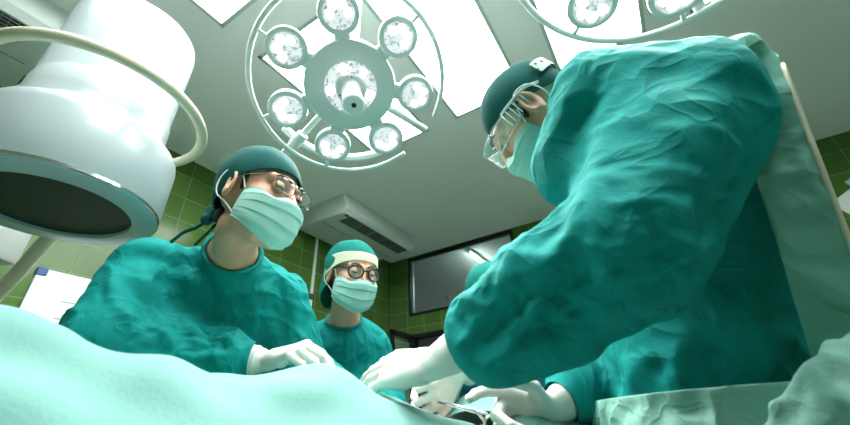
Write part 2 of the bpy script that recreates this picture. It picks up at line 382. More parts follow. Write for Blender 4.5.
def surgical_lamp(c, n, ph, sg, label, gap, full):
    Mx, a, b_, n = lampframe(c, n)
    r_ = root('surgical_lamp', None, label, 'surgical lamp', 'surgical lamps over the operating table', matrix=Mx)
    h = Mesh().lathe([(0, -.07), (.145, -.07), (.174, -.055), (.184, -.03), (.184, -.012), (.179, -.003), (.171, 0), (.106, 0), (.102, -.006), (.0, -.006)], n=64)
    h.put('central_head', m_lamp, r_, local=True, angle=40)
    Mesh().lathe([(.060, .0), (.064, .003), (.100, .003), (.104, 0)], n=48).put('lens', m_lens, r_, local=True)
    for k, t in enumerate((.4, 2.0, 3.05, 4.3, 5.3)):
        q = Mesh(); disc(q, (.082*math.cos(t), .082*math.sin(t)), .0145 if k % 2 else .018, .0045); q.put('led', m_led, r_, local=True)
    hd = Mesh().lathe([(.062, 0), (.062, .02), (.056, .028), (.044, .03), (.038, .036), (.035, .06), (.039, .15), (.042, .19), (.040, .205), (.033, .212), (0, .212)], n=32).put('handle', mat('handle_white', (.8, .84, .83), .3), r_, local=True, angle=50)
    Mesh().lathe([(.009, .2115), (.009, .2135), (0, .2135)], n=16).put('button', m_blk, hd, local=True)
    for t in (.7, 2.8, 4.9): Mesh().lathe([(.0035, .03), (.0035, .033), (0, .033)], o=(.051*math.cos(t), .051*math.sin(t), -.002), n=8).put('screw', m_blk, hd, local=True)
    for k in range(7):
        t = ph+sg*k*2*math.pi/7; er = np.array([math.cos(t), math.sin(t), 0]); et = np.array([-er[1], er[0], 0]); o = er*.27
        pd = Mesh().lathe([(0, -.06), (.05, -.06), (.068, -.052), (.076, -.036), (.078, -.012), (.076, -.003), (.071, 0), (.06, 0), (.056, -.005), (.0, -.005)], o=o, n=40)
        pd.box(er*.185+np.array([0, 0, -.028]), (.07, .062, .036), ax=[er, et, (0, 0, 1)], bev=.008)
        pd = pd.put('light_pod', m_lamp, r_, local=True, angle=40)
        le = Mesh().lathe([(.057, -.003), (.05, .001), (0, .0015)], o=o, n=32); le.put('lens', m_lens, pd, local=True)
        for j in range(6):
            tt = t+(j+.5)*2*math.pi/6
            if j in (2, 3): continue                     # the two inner ones of each pod are unlit
            q = Mesh(); cc = o+.0345*np.array([math.cos(tt), math.sin(tt), 0]); disc(q, cc, .0158, .0022)
            q.put('led', m_led, pd, local=True)
        if k in full:
            Mesh().tube([o+er*.074+np.array([0, 0, -.02]), er*.385+np.array([0, 0, -.02])], .0075, 8).put('ring_bracket', m_lamp, r_, local=True)
    ts = np.linspace(gap[0], gap[1], 90)
    Mesh().tube([(.385*math.cos(t), .385*math.sin(t), -.02) for t in ts], .0105, 12).put('guard_ring', m_lamp, r_, local=True)
    sp = bpy.data.lights.new('lamp_beam', 'SPOT'); sp.energy = SPOT_POWER; sp.spot_size = math.radians(62); sp.spot_blend = .7; sp.shadow_soft_size = .16; sp.color = (1, .99, .95)
    so = bpy.data.objects.new('lamp_beam', sp); COL.objects.link(so); so.parent = r_; so.rotation_euler = (math.pi, 0, 0); so.location = (0, 0, .24)
    return r_, Mx, a, b_, n
gm = -3.43
lamp1 = surgical_lamp((-.786, .7965, 2.2155), (.36751, -.26758, -.89069), -1.18913, -1, 'round surgical lamp with seven lit pods, complete, above left surgeon', (gm+.20, gm+2*math.pi-.36), (0, 1, 4, 5, 6))
lamp2 = surgical_lamp((.2957, .7316, 2.1601), (-.1293, -.1763, -.9758), .18085, 1, 'surgical lamp cropped by the top edge above the goggled surgeon', (-1.0, 2*math.pi-1.25), (0, 1, 3, 5))
def lamp_mount(lamp, ang_rod, yoke, joint):
    r_, Mx, a, b_, n = lamp
    yk = Mesh()
    ts = np.linspace(yoke[0], yoke[1], 40)
    yk.tube([(.345*math.cos(t), .345*math.sin(t), -.075) for t in ts], .017, 12)
    yk.put('yoke', m_lamp, r_, local=True)
    e = np.array([math.cos(ang_rod), math.sin(ang_rod), 0])
    Mesh().tube([e*.15+np.array([0, 0, -.045]), e*.39+np.array([0, 0, -.045])], .017, 14).put('pivot_rod', m_lamp, r_, local=True)
    e = np.array([math.cos(joint), math.sin(joint), 0]); et = np.array([-e[1], e[0], 0])
    j = Mesh().box(e*.24+np.array([0, 0, -.06]), (.2, .026, .02), ax=[e, et, (0, 0, 1)], bev=.006)
    j.lathe([(0, -.035), (.024, -.035), (.026, -.03), (.026, .03), (.024, .035), (0, .035)], o=e*.335+np.array([0, 0, -.05]), R=np.array([et, (0, 0, 1), e]), n=24)
    j.box(e*.4+np.array([0, 0, -.05]), (.06, .04, .022), ax=[e, et, (0, 0, 1)], bev=.004)
    j.put('pivot_joint', m_lamp, r_, local=True, angle=40)
    # pole up to the ceiling, in world upright
    Mi = Mx.inverted(); top = Mx@Vector((0, 0, -.12))
    up = Mi.to_3x3()@Vector((0, 0, 1))
    p0 = np.array(Mi@(top)); L_ = CEIL-top.z
    q = Mesh().tube([p0-np.array(up)*.03, p0+np.array(up)*L_], .03, 20)
    q.tube([(0, 0, -.06), p0], .04, 16)
    q.put('ceiling_pole', m_lamp, r_, local=True)
lamp_mount(lamp1, gm, (gm-.35, gm-2.0), -5.22)
lamp_mount(lamp2, 1.2, (1.4, 3.0), 3.9)

# ------------------------------------------------------------------ x-ray image intensifier (top left)
IX, IY = -1.3128, .2443
m_xray = mat('xray_enamel', (.46, .53, .55), .28, noise=.015, nscale=3, coat=.25)
m_cream = mat('cream_handle', (.68, .63, .46), .4, noise=.02)
xr = root('x_ray_machine', (IX, IY, 1.56), 'large white x-ray head with dark round face and cream handle at left', 'x-ray machine')
Mesh().lathe([(.173, 1.575), (.175, 1.566), (.228, 1.566), (.236, 1.57), (.2375, 1.572), (.2375, 1.584), (.24, 1.587), (.24, 1.755), (.236, 1.775), (.226, 1.79), (.21, 1.80), (.194, 1.81), (.187, 1.83), (.184, 1.87), (.183, 1.925), (.181, 1.93), (.179, 1.945), (.180, 2.26), (.176, 2.285), (.162, 2.3), (.13, 2.305), (0, 2.305)], o=(IX, IY, 0), n=96).put('housing', m_xray, xr, angle=50)
Mesh().lathe([(0, 1.577), (.173, 1.577), (.1745, 1.572)], o=(IX, IY, 0), n=64).put('detector_face', mat('detector_black', (.018, .024, .022), .45, noise=.05, nscale=30), xr, angle=40)
Mesh().lathe([(.2378, 1.5725), (.2405, 1.574), (.2405, 1.583), (.2378, 1.5845)], o=(IX, IY, 0), n=96).put('chrome_band', mat('chrome', (.8, .82, .83), .12, metal=1), xr, angle=40)
ts = np.linspace(-2.35, 1.55, 60)
hp = [(IX+.28*math.cos(t), IY+.28*math.sin(t), 1.92) for t in ts]
inn = lambda t, R_, z: (IX+R_*math.cos(t), IY+R_*math.sin(t), z)
hp = [inn(-2.85, .17, 1.89), inn(-2.75, .2, 1.9), inn(-2.6, .25, 1.915)]+hp+[inn(1.75, .272, 1.915), inn(1.93, .25, 1.905), inn(2.08, .21, 1.895), inn(2.15, .17, 1.89)]
Mesh().tube(spline(hp, 140), .0165, 16).put('grab_handle', m_cream, xr)
# arm of the machine going out of the picture at the left, its second grab bar
b = Mesh()
arm = np.array(K(-30, 250, 1.5))
b.box(K(-25, 228, 1.62), (.36, .16, .3), ax=[(.85, .526, 0), (-.526, .85, 0), (0, 0, 1)], bev=.02)
b.put('support_arm', mat('arm_grey', (.42, .45, .42), .5), xr, angle=40)
p0, p1 = K(62, 222, 1.55), K(-22, 318, 1.5)
Mesh().tube(spline([K(66, 200, 1.5), K(60, 222, 1.52), p0*.5+p1*.5, p1, K(-50, 380, 1.45)], 40), .025, 14).put('grab_bar', m_cream, xr)
b = Mesh(); q = [K(-25, 228, 1.62)+np.array([0, 0, .1]), K(-60, 150, 1.6), np.array([IX-.45, IY-.1, 2.15]), np.array([IX-.1, IY, 2.2])]
b.tube(spline(q, 30), .07, 16); b.put('c_arm', m_xray, xr)

# ------------------------------------------------------------------ organic shapes: distance fields, surface nets, cloth creasing
class Field:
    """a distance field on a grid that may be finer in some slabs"""
    def __init__(s, lo, hi, step, fine=None, fstep=None):
        ax = []
        for k in range(3):
            if fine is None: ax.append(np.arange(lo[k], hi[k]+step, step)); continue
            f0, f1 = fine[0][k], fine[1][k]
            ax.append(np.concatenate([np.arange(f0-step, lo[k]-step, -step)[::-1], np.arange(f0, f1, fstep), np.arange(f1+step*.6, hi[k]+step, step)]))
        s.ax = ax; s.D = np.full([len(a) for a in ax], .06, np.float32)
    def blocks(s, lo, hi):
        sl = [slice(max(0, np.searchsorted(s.ax[k], lo[k])-1), np.searchsorted(s.ax[k], hi[k])+1) for k in range(3)]
        if any(q.stop-q.start < 2 for q in sl): return
        n = (sl[1].stop-sl[1].start)*(sl[2].stop-sl[2].start); st = max(1, 300000//n)
        for i in range(sl[0].start, min(sl[0].stop, len(s.ax[0])), st):
            q = (slice(i, min(i+st, sl[0].stop)), sl[1], sl[2])
            yield q, np.stack(np.meshgrid(*[s.ax[k][q[k]] for k in range(3)], indexing='ij'), -1)
    def add(s, prim, k=.012):
        fn, lo, hi = prim
        for sl, g in s.blocks(np.asarray(lo)-.035-k, np.asarray(hi)+.035+k):
            d = fn(g); e = s.D[sl]
            h = np.clip(.5+.5*(e-d)/k, 0, 1)
            s.D[sl] = e*(1-h)+d*h-k*h*(1-h)
    def cut(s, prim, k=.006):
        fn, lo, hi = prim
        for sl, g in s.blocks(np.asarray(lo)-.01-k, np.asarray(hi)+.01+k):
            d = -fn(g); e = s.D[sl]
            h = np.clip(.5-.5*(e-d)/k, 0, 1)
            s.D[sl] = e*(1-h)+d*h+k*h*(1-h)
    def mesh(s, smooth=2):
        D = s.D; ins = D < 0
        n = D.shape
        c = np.zeros([m-1 for m in n], np.int8)
        for o in np.ndindex(2, 2, 2): c += ins[o[0]:n[0]-1+o[0], o[1]:n[1]-1+o[1], o[2]:n[2]-1+o[2]]
        act = np.argwhere((c > 0) & (c < 8))
        idx = np.full(c.shape, -1, np.int64); idx[tuple(act.T)] = np.arange(len(act))
        val = {o: D[act[:, 0]+o[0], act[:, 1]+o[1], act[:, 2]+o[2]] for o in np.ndindex(2, 2, 2)}
        P = np.zeros((len(act), 3)); cnt = np.zeros(len(act))
        for o in val:
            for a in range(3):
                if o[a]: continue
                q = list(o); q[a] = 1; q = tuple(q); v0, v1 = val[o], val[q]
                m = (v0 < 0) != (v1 < 0); t = np.where(m, v0/(v0-v1+1e-12), 0)
                pos = np.array(o, float)[None]+np.zeros((len(act), 1)); pos[:, a] += t
                P[m] += pos[m]; cnt[m] += 1
        P = act+P/cnt[:, None]
        V = np.stack([np.interp(P[:, k], np.arange(n[k]), s.ax[k]) for k in range(3)], 1)
        F = []
        for a in range(3):
            b, c2 = (a+1) % 3, (a+2) % 3
            s0 = np.take(ins, range(n[a]-1), a); s1 = np.take(ins, range(1, n[a]), a)
            e = np.argwhere(s0 != s1); e = e[(e[:, b] > 0) & (e[:, c2] > 0) & (e[:, b] < n[b]-1) & (e[:, c2] < n[c2]-1)]
            flip = s0[tuple(e.T)]
            def cell(db, dc):
                q = e.copy(); q[:, b] += db; q[:, c2] += dc; return idx[tuple(q.T)]
            Q = np.stack([cell(-1, -1), cell(0, -1), cell(0, 0), cell(-1, 0)], 1)
            Q[~flip] = Q[~flip][:, ::-1]; F.append(Q)
        F = np.concatenate(F); F = F[(F >= 0).all(1)]
        if smooth: V = relax(V, F, smooth)
        return V, F
def edges_of(F):
    E = np.concatenate([F[:, [i, (i+1) % F.shape[1]]] for i in range(F.shape[1])]); E = np.sort(E, 1)
    return np.unique(E, axis=0)
def scatter(i, v, n):
    return np.stack([np.bincount(i, v[:, k], n) for k in range(3)], 1)
def relax(V, F, it, lam=.5, mu=-.52):
    E = edges_of(F); n = len(V); I = np.concatenate([E[:, 0], E[:, 1]]); J = np.concatenate([E[:, 1], E[:, 0]])
    c = np.maximum(np.bincount(I, minlength=n), 1)[:, None]
    for _ in range(it):
        for q in (lam, mu): V = V+q*(scatter(I, V[J], n)/c-V)
    return V
def vnormals(V, F):
    a = V[F[:, 2]]-V[F[:, 0]]; b = V[F[:, -1 if F.shape[1] > 3 else 1]]-V[F[:, 1 if F.shape[1] > 3 else 0]]
    fn = np.cross(a, b) if F.shape[1] > 3 else np.cross(V[F[:, 1]]-V[F[:, 0]], V[F[:, 2]]-V[F[:, 0]])
    N = np.zeros_like(V)
    for k in range(F.shape[1]): N += scatter(F[:, k], fn, len(V))
    return N/(np.linalg.norm(N, axis=1)[:, None]+1e-12)
def waves(P, lam, n, seed, stretch=None):
    r = np.random.RandomState(seed); o = np.zeros(len(P))
    for _ in range(n):
        d = r.normal(size=3)
        if stretch is not None: d = d*stretch
        d = norm(d)*2*np.pi/(lam*r.uniform(.7, 1.5)); o += np.sin(P@d+r.uniform(0, 6.28))
    return o/np.sqrt(n)
def ridge(P, lam, seed, n=5, warp=.35):
    """network of sharp crease lines, about lam apart, 0..1"""
    Q = P+warp*lam*np.stack([waves(P, lam*2.2, 5, seed+20+k) for k in range(3)], 1)
    return np.exp(-np.abs(waves(Q, lam*1.6, n, seed))/.22)
def snap(V, px, py, tol=.02):
    """front-most surface point met by the line of sight of a pixel of the photograph"""
    d = norm((px-425)/FPX*CX-(py-212.5)/FPX*CU+CF); q = V-CAM; t = q@d; r = np.linalg.norm(q-t[:, None]*d, axis=1)
    m = np.where((r < tol) & (t > 0))[0]
    if not len(m): m = np.array([np.argmin(r+(t < 0)*9)])
    i = m[np.argmin(t[m])]; return CAM+d*t[i], i
def fold_field(V, N, folds):
    """hand-laid folds: (pixel polyline, height in m, half width in m); + is a ridge, - a valley"""
    o = np.zeros(len(V))
    for pl, A, w_ in folds:
        S = [snap(V, *q) for q in pl]; P = np.array([q[0] for q in S]); nn = norm(N[[q[1] for q in S]].mean(0))
        if len(P) > 2: P = spline(P, 14)
        best = np.full(len(V), 9.); tt = np.zeros(len(V))
        for k in range(len(P)-1):
            ab = P[k+1]-P[k]; l2 = ab@ab+1e-12; t = np.clip((V-P[k])@ab/l2, 0, 1); d = np.linalg.norm(V-P[k]-t[:, None]*ab, axis=1)
            m = d < best; best[m] = d[m]; tt[m] = (k+t[m])/(len(P)-1)
        o += A*np.exp(-(best/(2.1*w_))**1.15)*np.clip(1.15*np.sin(np.pi*np.clip(tt*.86+.07, 0, 1)), 0, 1)*np.clip((N@nn)*2, 0, 1)
    return o
def crumple(V, F, segs, lo=-.01, hi=.018, it=220, seed=1, lam=.08, amp=.004, bend=(.35, .06), pin=None, grav=0., gscale=1., region=None, crease=0., clam=.11, folds=(), pinfade=.05):
    """slack cloth: every thread is given a little too much length, so the sheet buckles into creases inside a thin shell"""
    V0 = V.copy(); n = len(V); N = vnormals(V0, F)
    E = edges_of(F); D = np.concatenate([F[:, [0, 2]], F[:, [1, 3]]]) if F.shape[1] == 4 else E[:0]
    A = np.concatenate([E, np.unique(np.sort(D, 1), axis=0)])
    A = A[A[:, 0] != A[:, 1]]
    d = V0[A[:, 1]]-V0[A[:, 0]]; L = np.linalg.norm(d, axis=1); dn = d/(L[:, None]+1e-9)
    mid = (V0[A[:, 0]]+V0[A[:, 1]])/2
    best = np.full(len(A), 1e9); g = np.zeros(len(A))
    for (a, b, gax, gci) in segs:
        a = np.asarray(a, float); b = np.asarray(b, float); ab = b-a; l = np.linalg.norm(ab); u = ab/l
        t = np.clip((mid-a)@u, 0, l); dist = np.linalg.norm(mid-a-t[:, None]*u, axis=1)
        c2 = (dn@u)**2; m = dist < best
        g[m] = (gax*c2+gci*(1-c2))[m]; best[m] = dist[m]
    vary = .75+.5*np.clip(waves(mid, .35, 6, seed+5), -1, 1)
    g = g*gscale*vary
    if region is not None: g = g*region(mid)
    rest = L*(1+g)
    I = np.concatenate([A[:, 0], A[:, 1]]); cnt = np.maximum(np.bincount(I, minlength=n), 1)[:, None]
    EI = np.concatenate([E[:, 0], E[:, 1]]); EJ = np.concatenate([E[:, 1], E[:, 0]]); ec = np.maximum(np.bincount(EI, minlength=n), 1)[:, None]
    hiv = np.full(n, hi); lov = np.full(n, lo); fade = np.ones(n); p = np.zeros(n, bool) if pin is None else pin
    if p.any():
        B = V0[p][::2]
        for i in range(0, n, 4000):
            dd = np.min(((V0[i:i+4000, None]-B[None])**2).sum(-1), 1)**.5; fade[i:i+4000] = np.clip(dd/pinfade, .12, 1)
        hiv *= fade; lov *= fade
    X = V0+(N*fade[:, None])*(amp*waves(V0+.02*np.stack([waves(V0, .2, 4, seed+k) for k in range(3)], 1), lam, 14, seed))[:, None]
    if crease: X += N*fade[:, None]*(crease*(ridge(V0, clam, seed+40)-.3)-.5*crease*(ridge(V0, clam*.8, seed+60)-.3)+.35*crease*(ridge(V0, clam*.45, seed+80)-.3))[:, None]
    if len(folds): X += N*(fade*fold_field(V0, N, folds))[:, None]
    rest = np.maximum(rest, .985*np.linalg.norm(X[A[:, 1]]-X[A[:, 0]], axis=1))
    for k in range(it):
        q = k/it; kb = bend[0]*(1-q)+bend[1]*q
        d = X[A[:, 1]]-X[A[:, 0]]; l = np.linalg.norm(d, axis=1)+1e-9
        cvec = (.5*(l-rest)/l)[:, None]*d
        X = X+1.5*scatter(I, np.concatenate([cvec, -cvec]), n)/cnt*1.0
        U = X-V0
        U = U+kb*(scatter(EI, U[EJ], n)/ec-U)
        if grav: U[:, 2] -= grav
        s = (U*N).sum(1); T = U-s[:, None]*N
        s = np.clip(s, lov, hiv); tl = np.linalg.norm(T, axis=1)+1e-9
        T *= np.minimum(1, .02/tl)[:, None]
        X = V0+T+s[:, None]*N
        X[p] = V0[p]
    return X

def cap(a, b, ra, rb=None):
    a = np.asarray(a, float); b = np.asarray(b, float); rb = ra if rb is None else rb; R = max(ra, rb)
    ab = b-a; L2 = max(ab@ab, 1e-12)
    def fn(g):
        t = np.clip((g-a)@ab/L2, 0, 1); return np.linalg.norm(g-a-t[..., None]*ab, axis=-1)-(ra+(rb-ra)*t)
    return fn, np.minimum(a, b)-R, np.maximum(a, b)+R
def ell(c, r, R=None):
    c = np.asarray(c, float); r = np.asarray(r, float); R = np.eye(3) if R is None else R     # columns of R are the axes
    e = np.sqrt(((R*r)**2).sum(1))
    def fn(g):
        p = (g-c)@R; k0 = np.linalg.norm(p/r, axis=-1); k1 = np.linalg.norm(p/(r*r), axis=-1)
        return k0*(k0-1)/(k1+1e-9)
    return fn, c-e, c+e
def eloft(pts, side):
    """stack of elliptic slices: (centre, half width, half depth); side is the width direction"""
    P = [np.asarray(q[0], float) for q in pts]; A = np.array([q[1] for q in pts]); B = np.array([q[2] for q in pts])
    side = norm(side); R = max(A.max(), B.max())
    def fn(g):
        out = np.full(g.shape[:-1], 9.)
        for i in range(len(P)-1):
            ab = P[i+1]-P[i]; l = np.linalg.norm(ab); u = ab/l; s_ = norm(side-u*(side@u)); f_ = np.cross(u, s_)
            q = g-P[i]; w_ = q@u; t = np.clip(w_/l, 0, 1); over = w_-t*l
            a = A[i]+(A[i+1]-A[i])*t; b = B[i]+(B[i+1]-B[i])*t; m = np.minimum(a, b)
            over = over*np.where((over < 0) & (i > 0) | (over > 0) & (i < len(P)-2), 1.6, 1.)
            d = (np.sqrt(((q@s_)/a)**2+((q@f_)/b)**2+(over/m)**2)-1)*m
            out = np.minimum(out, d)
        return out
    return fn, np.min(P, 0)-R, np.max(P, 0)+R
def xf(prim_local, o, R):
    """primitive given in a local frame (origin o, columns of R = axes)"""
    fn, lo, hi = prim_local; o = np.asarray(o, float)
    c = np.array([[x, y, z] for x in (lo[0], hi[0]) for y in (lo[1], hi[1]) for z in (lo[2], hi[2])])@R.T+o
    return (lambda g: fn((g-o)@R)), c.min(0), c.max(0)
def frame_yz(y, z):
    y = norm(y); z = np.asarray(z, float); z = norm(z-y*(z@y)); return np.stack([np.cross(y, z), y, z], 1)

def trim(V, F, cuts):
    """cut openings: (point, outward normal, reach); returns mesh and the boundary vertices"""
    bm = bmesh.new()
    vs_ = [bm.verts.new(v) for v in V]; bm.verts.ensure_lookup_table()
    for f in F:
        try: bm.faces.new([vs_[i] for i in f])
        except ValueError: pass
    for (p, nrm, reach) in cuts:
        p = Vector(p); q = Vector(norm(nrm))
        vv = [v for v in bm.verts if (v.co-p).length < reach]
        ss = set(vv)
        ff = [f for f in bm.faces if all(v in ss for v in f.verts)]
        ee = {e for f in ff for e in f.edges}
        bmesh.ops.bisect_plane(bm, geom=list(ee)+ff+[v for v in vv], plane_co=p, plane_no=q, clear_outer=True, dist=1e-5)
    loose = [v for v in bm.verts if not v.link_faces]
    bmesh.ops.delete(bm, geom=loose, context='VERTS')
    bm.verts.index_update()
    V2 = np.array([v.co[:] for v in bm.verts]); F2 = [[v.index for v in f.verts] for f in bm.faces]
    bd = np.zeros(len(V2), bool)
    loops = []
    eb = [e for e in bm.edges if len(e.link_faces) == 1]
    adj = {}
    for e in eb:
        a, b = e.verts[0].index, e.verts[1].index; bd[a] = bd[b] = True; adj.setdefault(a, []).append(b); adj.setdefault(b, []).append(a)
    seen = set()
    for s0 in adj:
        if s0 in seen: continue
        lp = [s0]; seen.add(s0)
        while True:
            nx = [q for q in adj[lp[-1]] if q not in seen]
            if not nx: break
            lp.append(nx[0]); seen.add(nx[0])
        loops.append(lp)
    bm.free()
    return V2, F2, bd, loops
def quadify(F):
    """pad triangles, fan larger faces so numpy can hold them"""
    out = []
    for f in F:
        if len(f) == 4: out.append(f)
        elif len(f) == 3: out.append([f[0], f[1], f[2], f[2]])
        else:
            for i in range(1, len(f)-1): out.append([f[0], f[i], f[i+1], f[i+1]])
    return np.array(out)
def unquad(F): return [f[:3] if f[2] == f[3] else f for f in [list(map(int, q)) for q in F]]
def finish(o, sub=1, thick=0.):
    if thick:
        m = o.modifiers.new('thickness', 'SOLIDIFY'); m.thickness = thick; m.offset = -1
    if sub:
        m = o.modifiers.new('smooth', 'SUBSURF'); m.levels = 0; m.render_levels = sub
    return o

# ------------------------------------------------------------------ materials of the people
m_skin = mat('skin', (.68, .36, .235), .5, noise=.08, nscale=14, sss=.12)
m_skinL = mat('skin_fair', (.68, .385, .26), .5, noise=.08, nscale=14, sss=.12)
TEAL = (.0, .265, .245)
def creased(m, scale=6., dist=.008, strength=.65):
    """fine creases in the cloth: thin warped ridges in the bump"""
    nt = m.node_tree; L = nt.links; bs = nt.nodes['Principled BSDF']; tc = nt.nodes.new('ShaderNodeTexCoord'); last = None
    for k, (sc_, wgt) in enumerate(((scale, 1.), (scale*2.3, .35))):
        n = nt.nodes.new('ShaderNodeTexNoise'); n.inputs['Scale'].default_value = sc_; n.inputs['Detail'].default_value = 1.5; n.inputs['Distortion'].default_value = .9
        L.new(tc.outputs['Object'], n.inputs['Vector'])
        a = nt.nodes.new('ShaderNodeMath'); a.operation = 'SUBTRACT'; a.inputs[1].default_value = .5; L.new(n.outputs['Fac'], a.inputs[0])
        b = nt.nodes.new('ShaderNodeMath'); b.operation = 'ABSOLUTE'; L.new(a.outputs[0], b.inputs[0])
        c = nt.nodes.new('ShaderNodeMath'); c.operation = 'MULTIPLY'; c.inputs[1].default_value = -11.; L.new(b.outputs[0], c.inputs[0])
        d = nt.nodes.new('ShaderNodeMath'); d.operation = 'EXPONENT'; L.new(c.outputs[0], d.inputs[0])
        e = nt.nodes.new('ShaderNodeMath'); e.operation = 'MULTIPLY_ADD'; e.inputs[1].default_value = wgt; e.inputs[2].default_value = 0; L.new(d.outputs[0], e.inputs[0])
        if last is not None: L.new(last.outputs[0], e.inputs[2])
        last = e
    bp = nt.nodes.new('ShaderNodeBump'); bp.inputs['Strength'].default_value = strength; bp.inputs['Distance'].default_value = dist
    L.new(last.outputs[0], bp.inputs['Height'])
    old = bs.inputs['Normal'].links
    if old: L.new(old[0].from_socket, bp.inputs['Normal'])
    L.new(bp.outputs['Normal'], bs.inputs['Normal'])
    return m
m_gown = creased(mat('surgical_gown_cotton', TEAL, .8, noise=.10, nscale=5, bump=.25, bscale=220, spec=.22, thin=.08))
m_gown2 = creased(mat('gown_light_green', (.16, .42, .34), .85, noise=.08, nscale=6, bump=.25, bscale=220, spec=.3, thin=.12), 5., .008)
m_band = creased(mat('gown_waist_panel', (.25, .50, .42), .8, noise=.08, nscale=6, bump=.25, bscale=220, spec=.3))
m_cap = mat('surgical_cap_cotton', (.0, .085, .078), .9, noise=.15, nscale=8, bump=.25, bscale=260, spec=.3)
m_capB = mat('nurse_cap_cotton', (.0, .20, .165), .9, noise=.12, nscale=8, bump=.25, bscale=260, spec=.3)
m_mask = mat('mask_fleece', (.46, .79, .71), .85, noise=.05, nscale=20, bump=.15, bscale=400, thin=.2)
m_elastic = mat('elastic_white', (.8, .88, .85), .8)
m_glove = mat('latex_glove', (.70, .69, .645), .45, noise=.03, nscale=18, bump=.12, bscale=90, sss=.05)
m_cuffknit = mat('knit_cuff', (.45, .75, .67), .9, bump=.3, bscale=300)
m_hair = mat('black_hair', (.012, .010, .009), .5, bump=.5, bscale=300)
m_eye = mat('eye_white', (.75, .72, .68), .15)
m_iris = mat('dark_iris', (.02, .012, .008), .1)
m_lensA = clear_plastic('spectacle_lens', (.8, .95, .9), .10)
m_steel = mat('instrument_steel', (.72, .74, .75), .22, metal=1)

# ------------------------------------------------------------------ head, face and what is worn on it (head frame: x right, y forward, z up)
EYE = np.array([.0315, .083, .012])
def head_prims(ear=1.):
    c = []
    A = lambda p, k=.012: c.append((p, k, 1))
    S = lambda p, k=.008: c.append((p, k, -1))
    A(ell((0, -.012, .03), (.077, .096, .088)))
    A(ell((0, .028, -.035), (.062, .064, .078)), .02)
    A(ell((0, .058, -.092), (.03, .028, .024)), .025)
    for s in (-1, 1):
        A(ell((s*.044, .052, -.018), (.022, .026, .02)), .02)
        A(cap((s*.012, .088, .031), (s*.045, .073, .033), .009), .014)
        A(cap((s*.052, .02, -.075), (s*.03, .06, -.098), .016), .02)
    A(cap((0, .088, .02), (0, .109, -.022), .0075, .0115), .012)
    for s in (-1, 1): A(ell((s*.012, .099, -.026), (.0085, .011, .0085)), .008)
    for s in (-1, 1):
        S(ell((s*.0325, .098, .010), (.017, .016, .012)), .012)
        A(ell(EYE*np.array([s, 1, 1]), (.0145, .0135, .0135)), .004)
    A(cap((-.02, .081, -.062), (.02, .081, -.062), .007), .008)
    A(cap((-.017, .082, -.073), (.017, .082, -.073), .007), .006)
    for s in (-1, 1):
        Re = frame_yz((s*.35, 1, .1), (0, .15, 1))
        o = np.array([s*.0835, -.004, .0])
        A(ell(o, (.0068, .021, .034), Re), .006); A(ell(o+np.array([s*.003, -.002, -.024]), (.005, .009, .011), Re), .006)
        S(ell(o+np.array([s*.008, .004, .004]), (.007, .0105, .020), Re), .004)
    return c
def torus_curve(b, pts, r, n=8, closed=True): b.tube(pts, r, n, closed=closed)
def on_head(H, P): return H[0]+np.asarray(P, float)@H[1].T
def cut_lids(fd, H, tilt):
    """open the lids a slit, looking down by tilt"""
    for s in (-1, 1):
        e = EYE*np.array([s, 1, 1])
        def fn(g, e=e):
            q = (g-H[0])@H[1]-e; an = np.arctan2(q[..., 2], q[..., 1]); r = np.linalg.norm(q, axis=-1)
            half = .15; mid = -tilt
            return np.maximum(np.maximum(np.abs(an-mid)-half, 0)*.02-.0012+np.maximum(np.abs(q[..., 0])-.0115, 0), .0105-r)
        p = on_head(H, e)
        fd.cut((fn, p-.02, p+.02), .0015)

def body_mesh(name, sk, skin, fine=.0026, lids=.35, loc=None):
    """one continuous skin mesh from skeleton sk"""
    H = sk['head']; pts = [v for k, v in sk.items() if isinstance(v, np.ndarray) and v.shape == (3,)]
    lo = np.min(pts, 0)-.2; hi = np.max(pts+[H[0]], 0)+.2; lo[2] = -.005
    if sk.get('lying'): lo[2] = .85
    fd = Field(lo, hi, .0095, (H[0]-.15, H[0]+.15), fine)
    S = sk['side']
    fd.add(eloft([(sk['pelvis'], .15, .105), (sk['waist'], .13, .095), (sk['chest'], .145, .11) if sk.get('lying') else (sk['chest'], .125, .085), (sk['upper'], .115, .06), (sk['neck'], .055, .055)], S), .03)
    fd.add(eloft([(sk['neck'], .056, .056), (on_head(H, (0, -.03, -.07)), .048, .05)], S), .03)
    for q in ('r', 'l'):
        if 'shoulder_'+q in sk:
            s_, e_, w_ = sk['shoulder_'+q], sk['elbow_'+q], sk['wrist_'+q]; h_ = sk.get('hand_'+q)
            fd.add(cap(sk['upper'], s_, .055, .042), .03); fd.add(cap(s_, e_, .042, .036), .02); fd.add(cap(e_, w_, .038, .019), .02)
            if h_ is not None:
                fd.add(cap(w_, w_+(h_-w_)*.5, .014, .0125), .01)
        if 'hip_'+q in sk:
            a, b_, c_ = sk['hip_'+q], sk['knee_'+q], sk['ankle_'+q]
            fd.add(cap(a, b_, .08, .052), .03); fd.add(cap(b_, c_, .055, .036), .02)
            if 'toe_'+q in sk: fd.add(cap(c_, sk['toe_'+q], .036, .03), .02)
    for (p, k, sg) in head_prims():
        (fd.add if sg > 0 else fd.cut)(xf(p, H[0], H[1]), k)
    cut_lids(fd, H, lids)
    V, F = fd.mesh(2)
    base = np.array([sk['pelvis'][0], sk['pelvis'][1], 0]) if loc is None else np.asarray(loc)
    o = put('person', V, F, skin, origin=base)
    return o
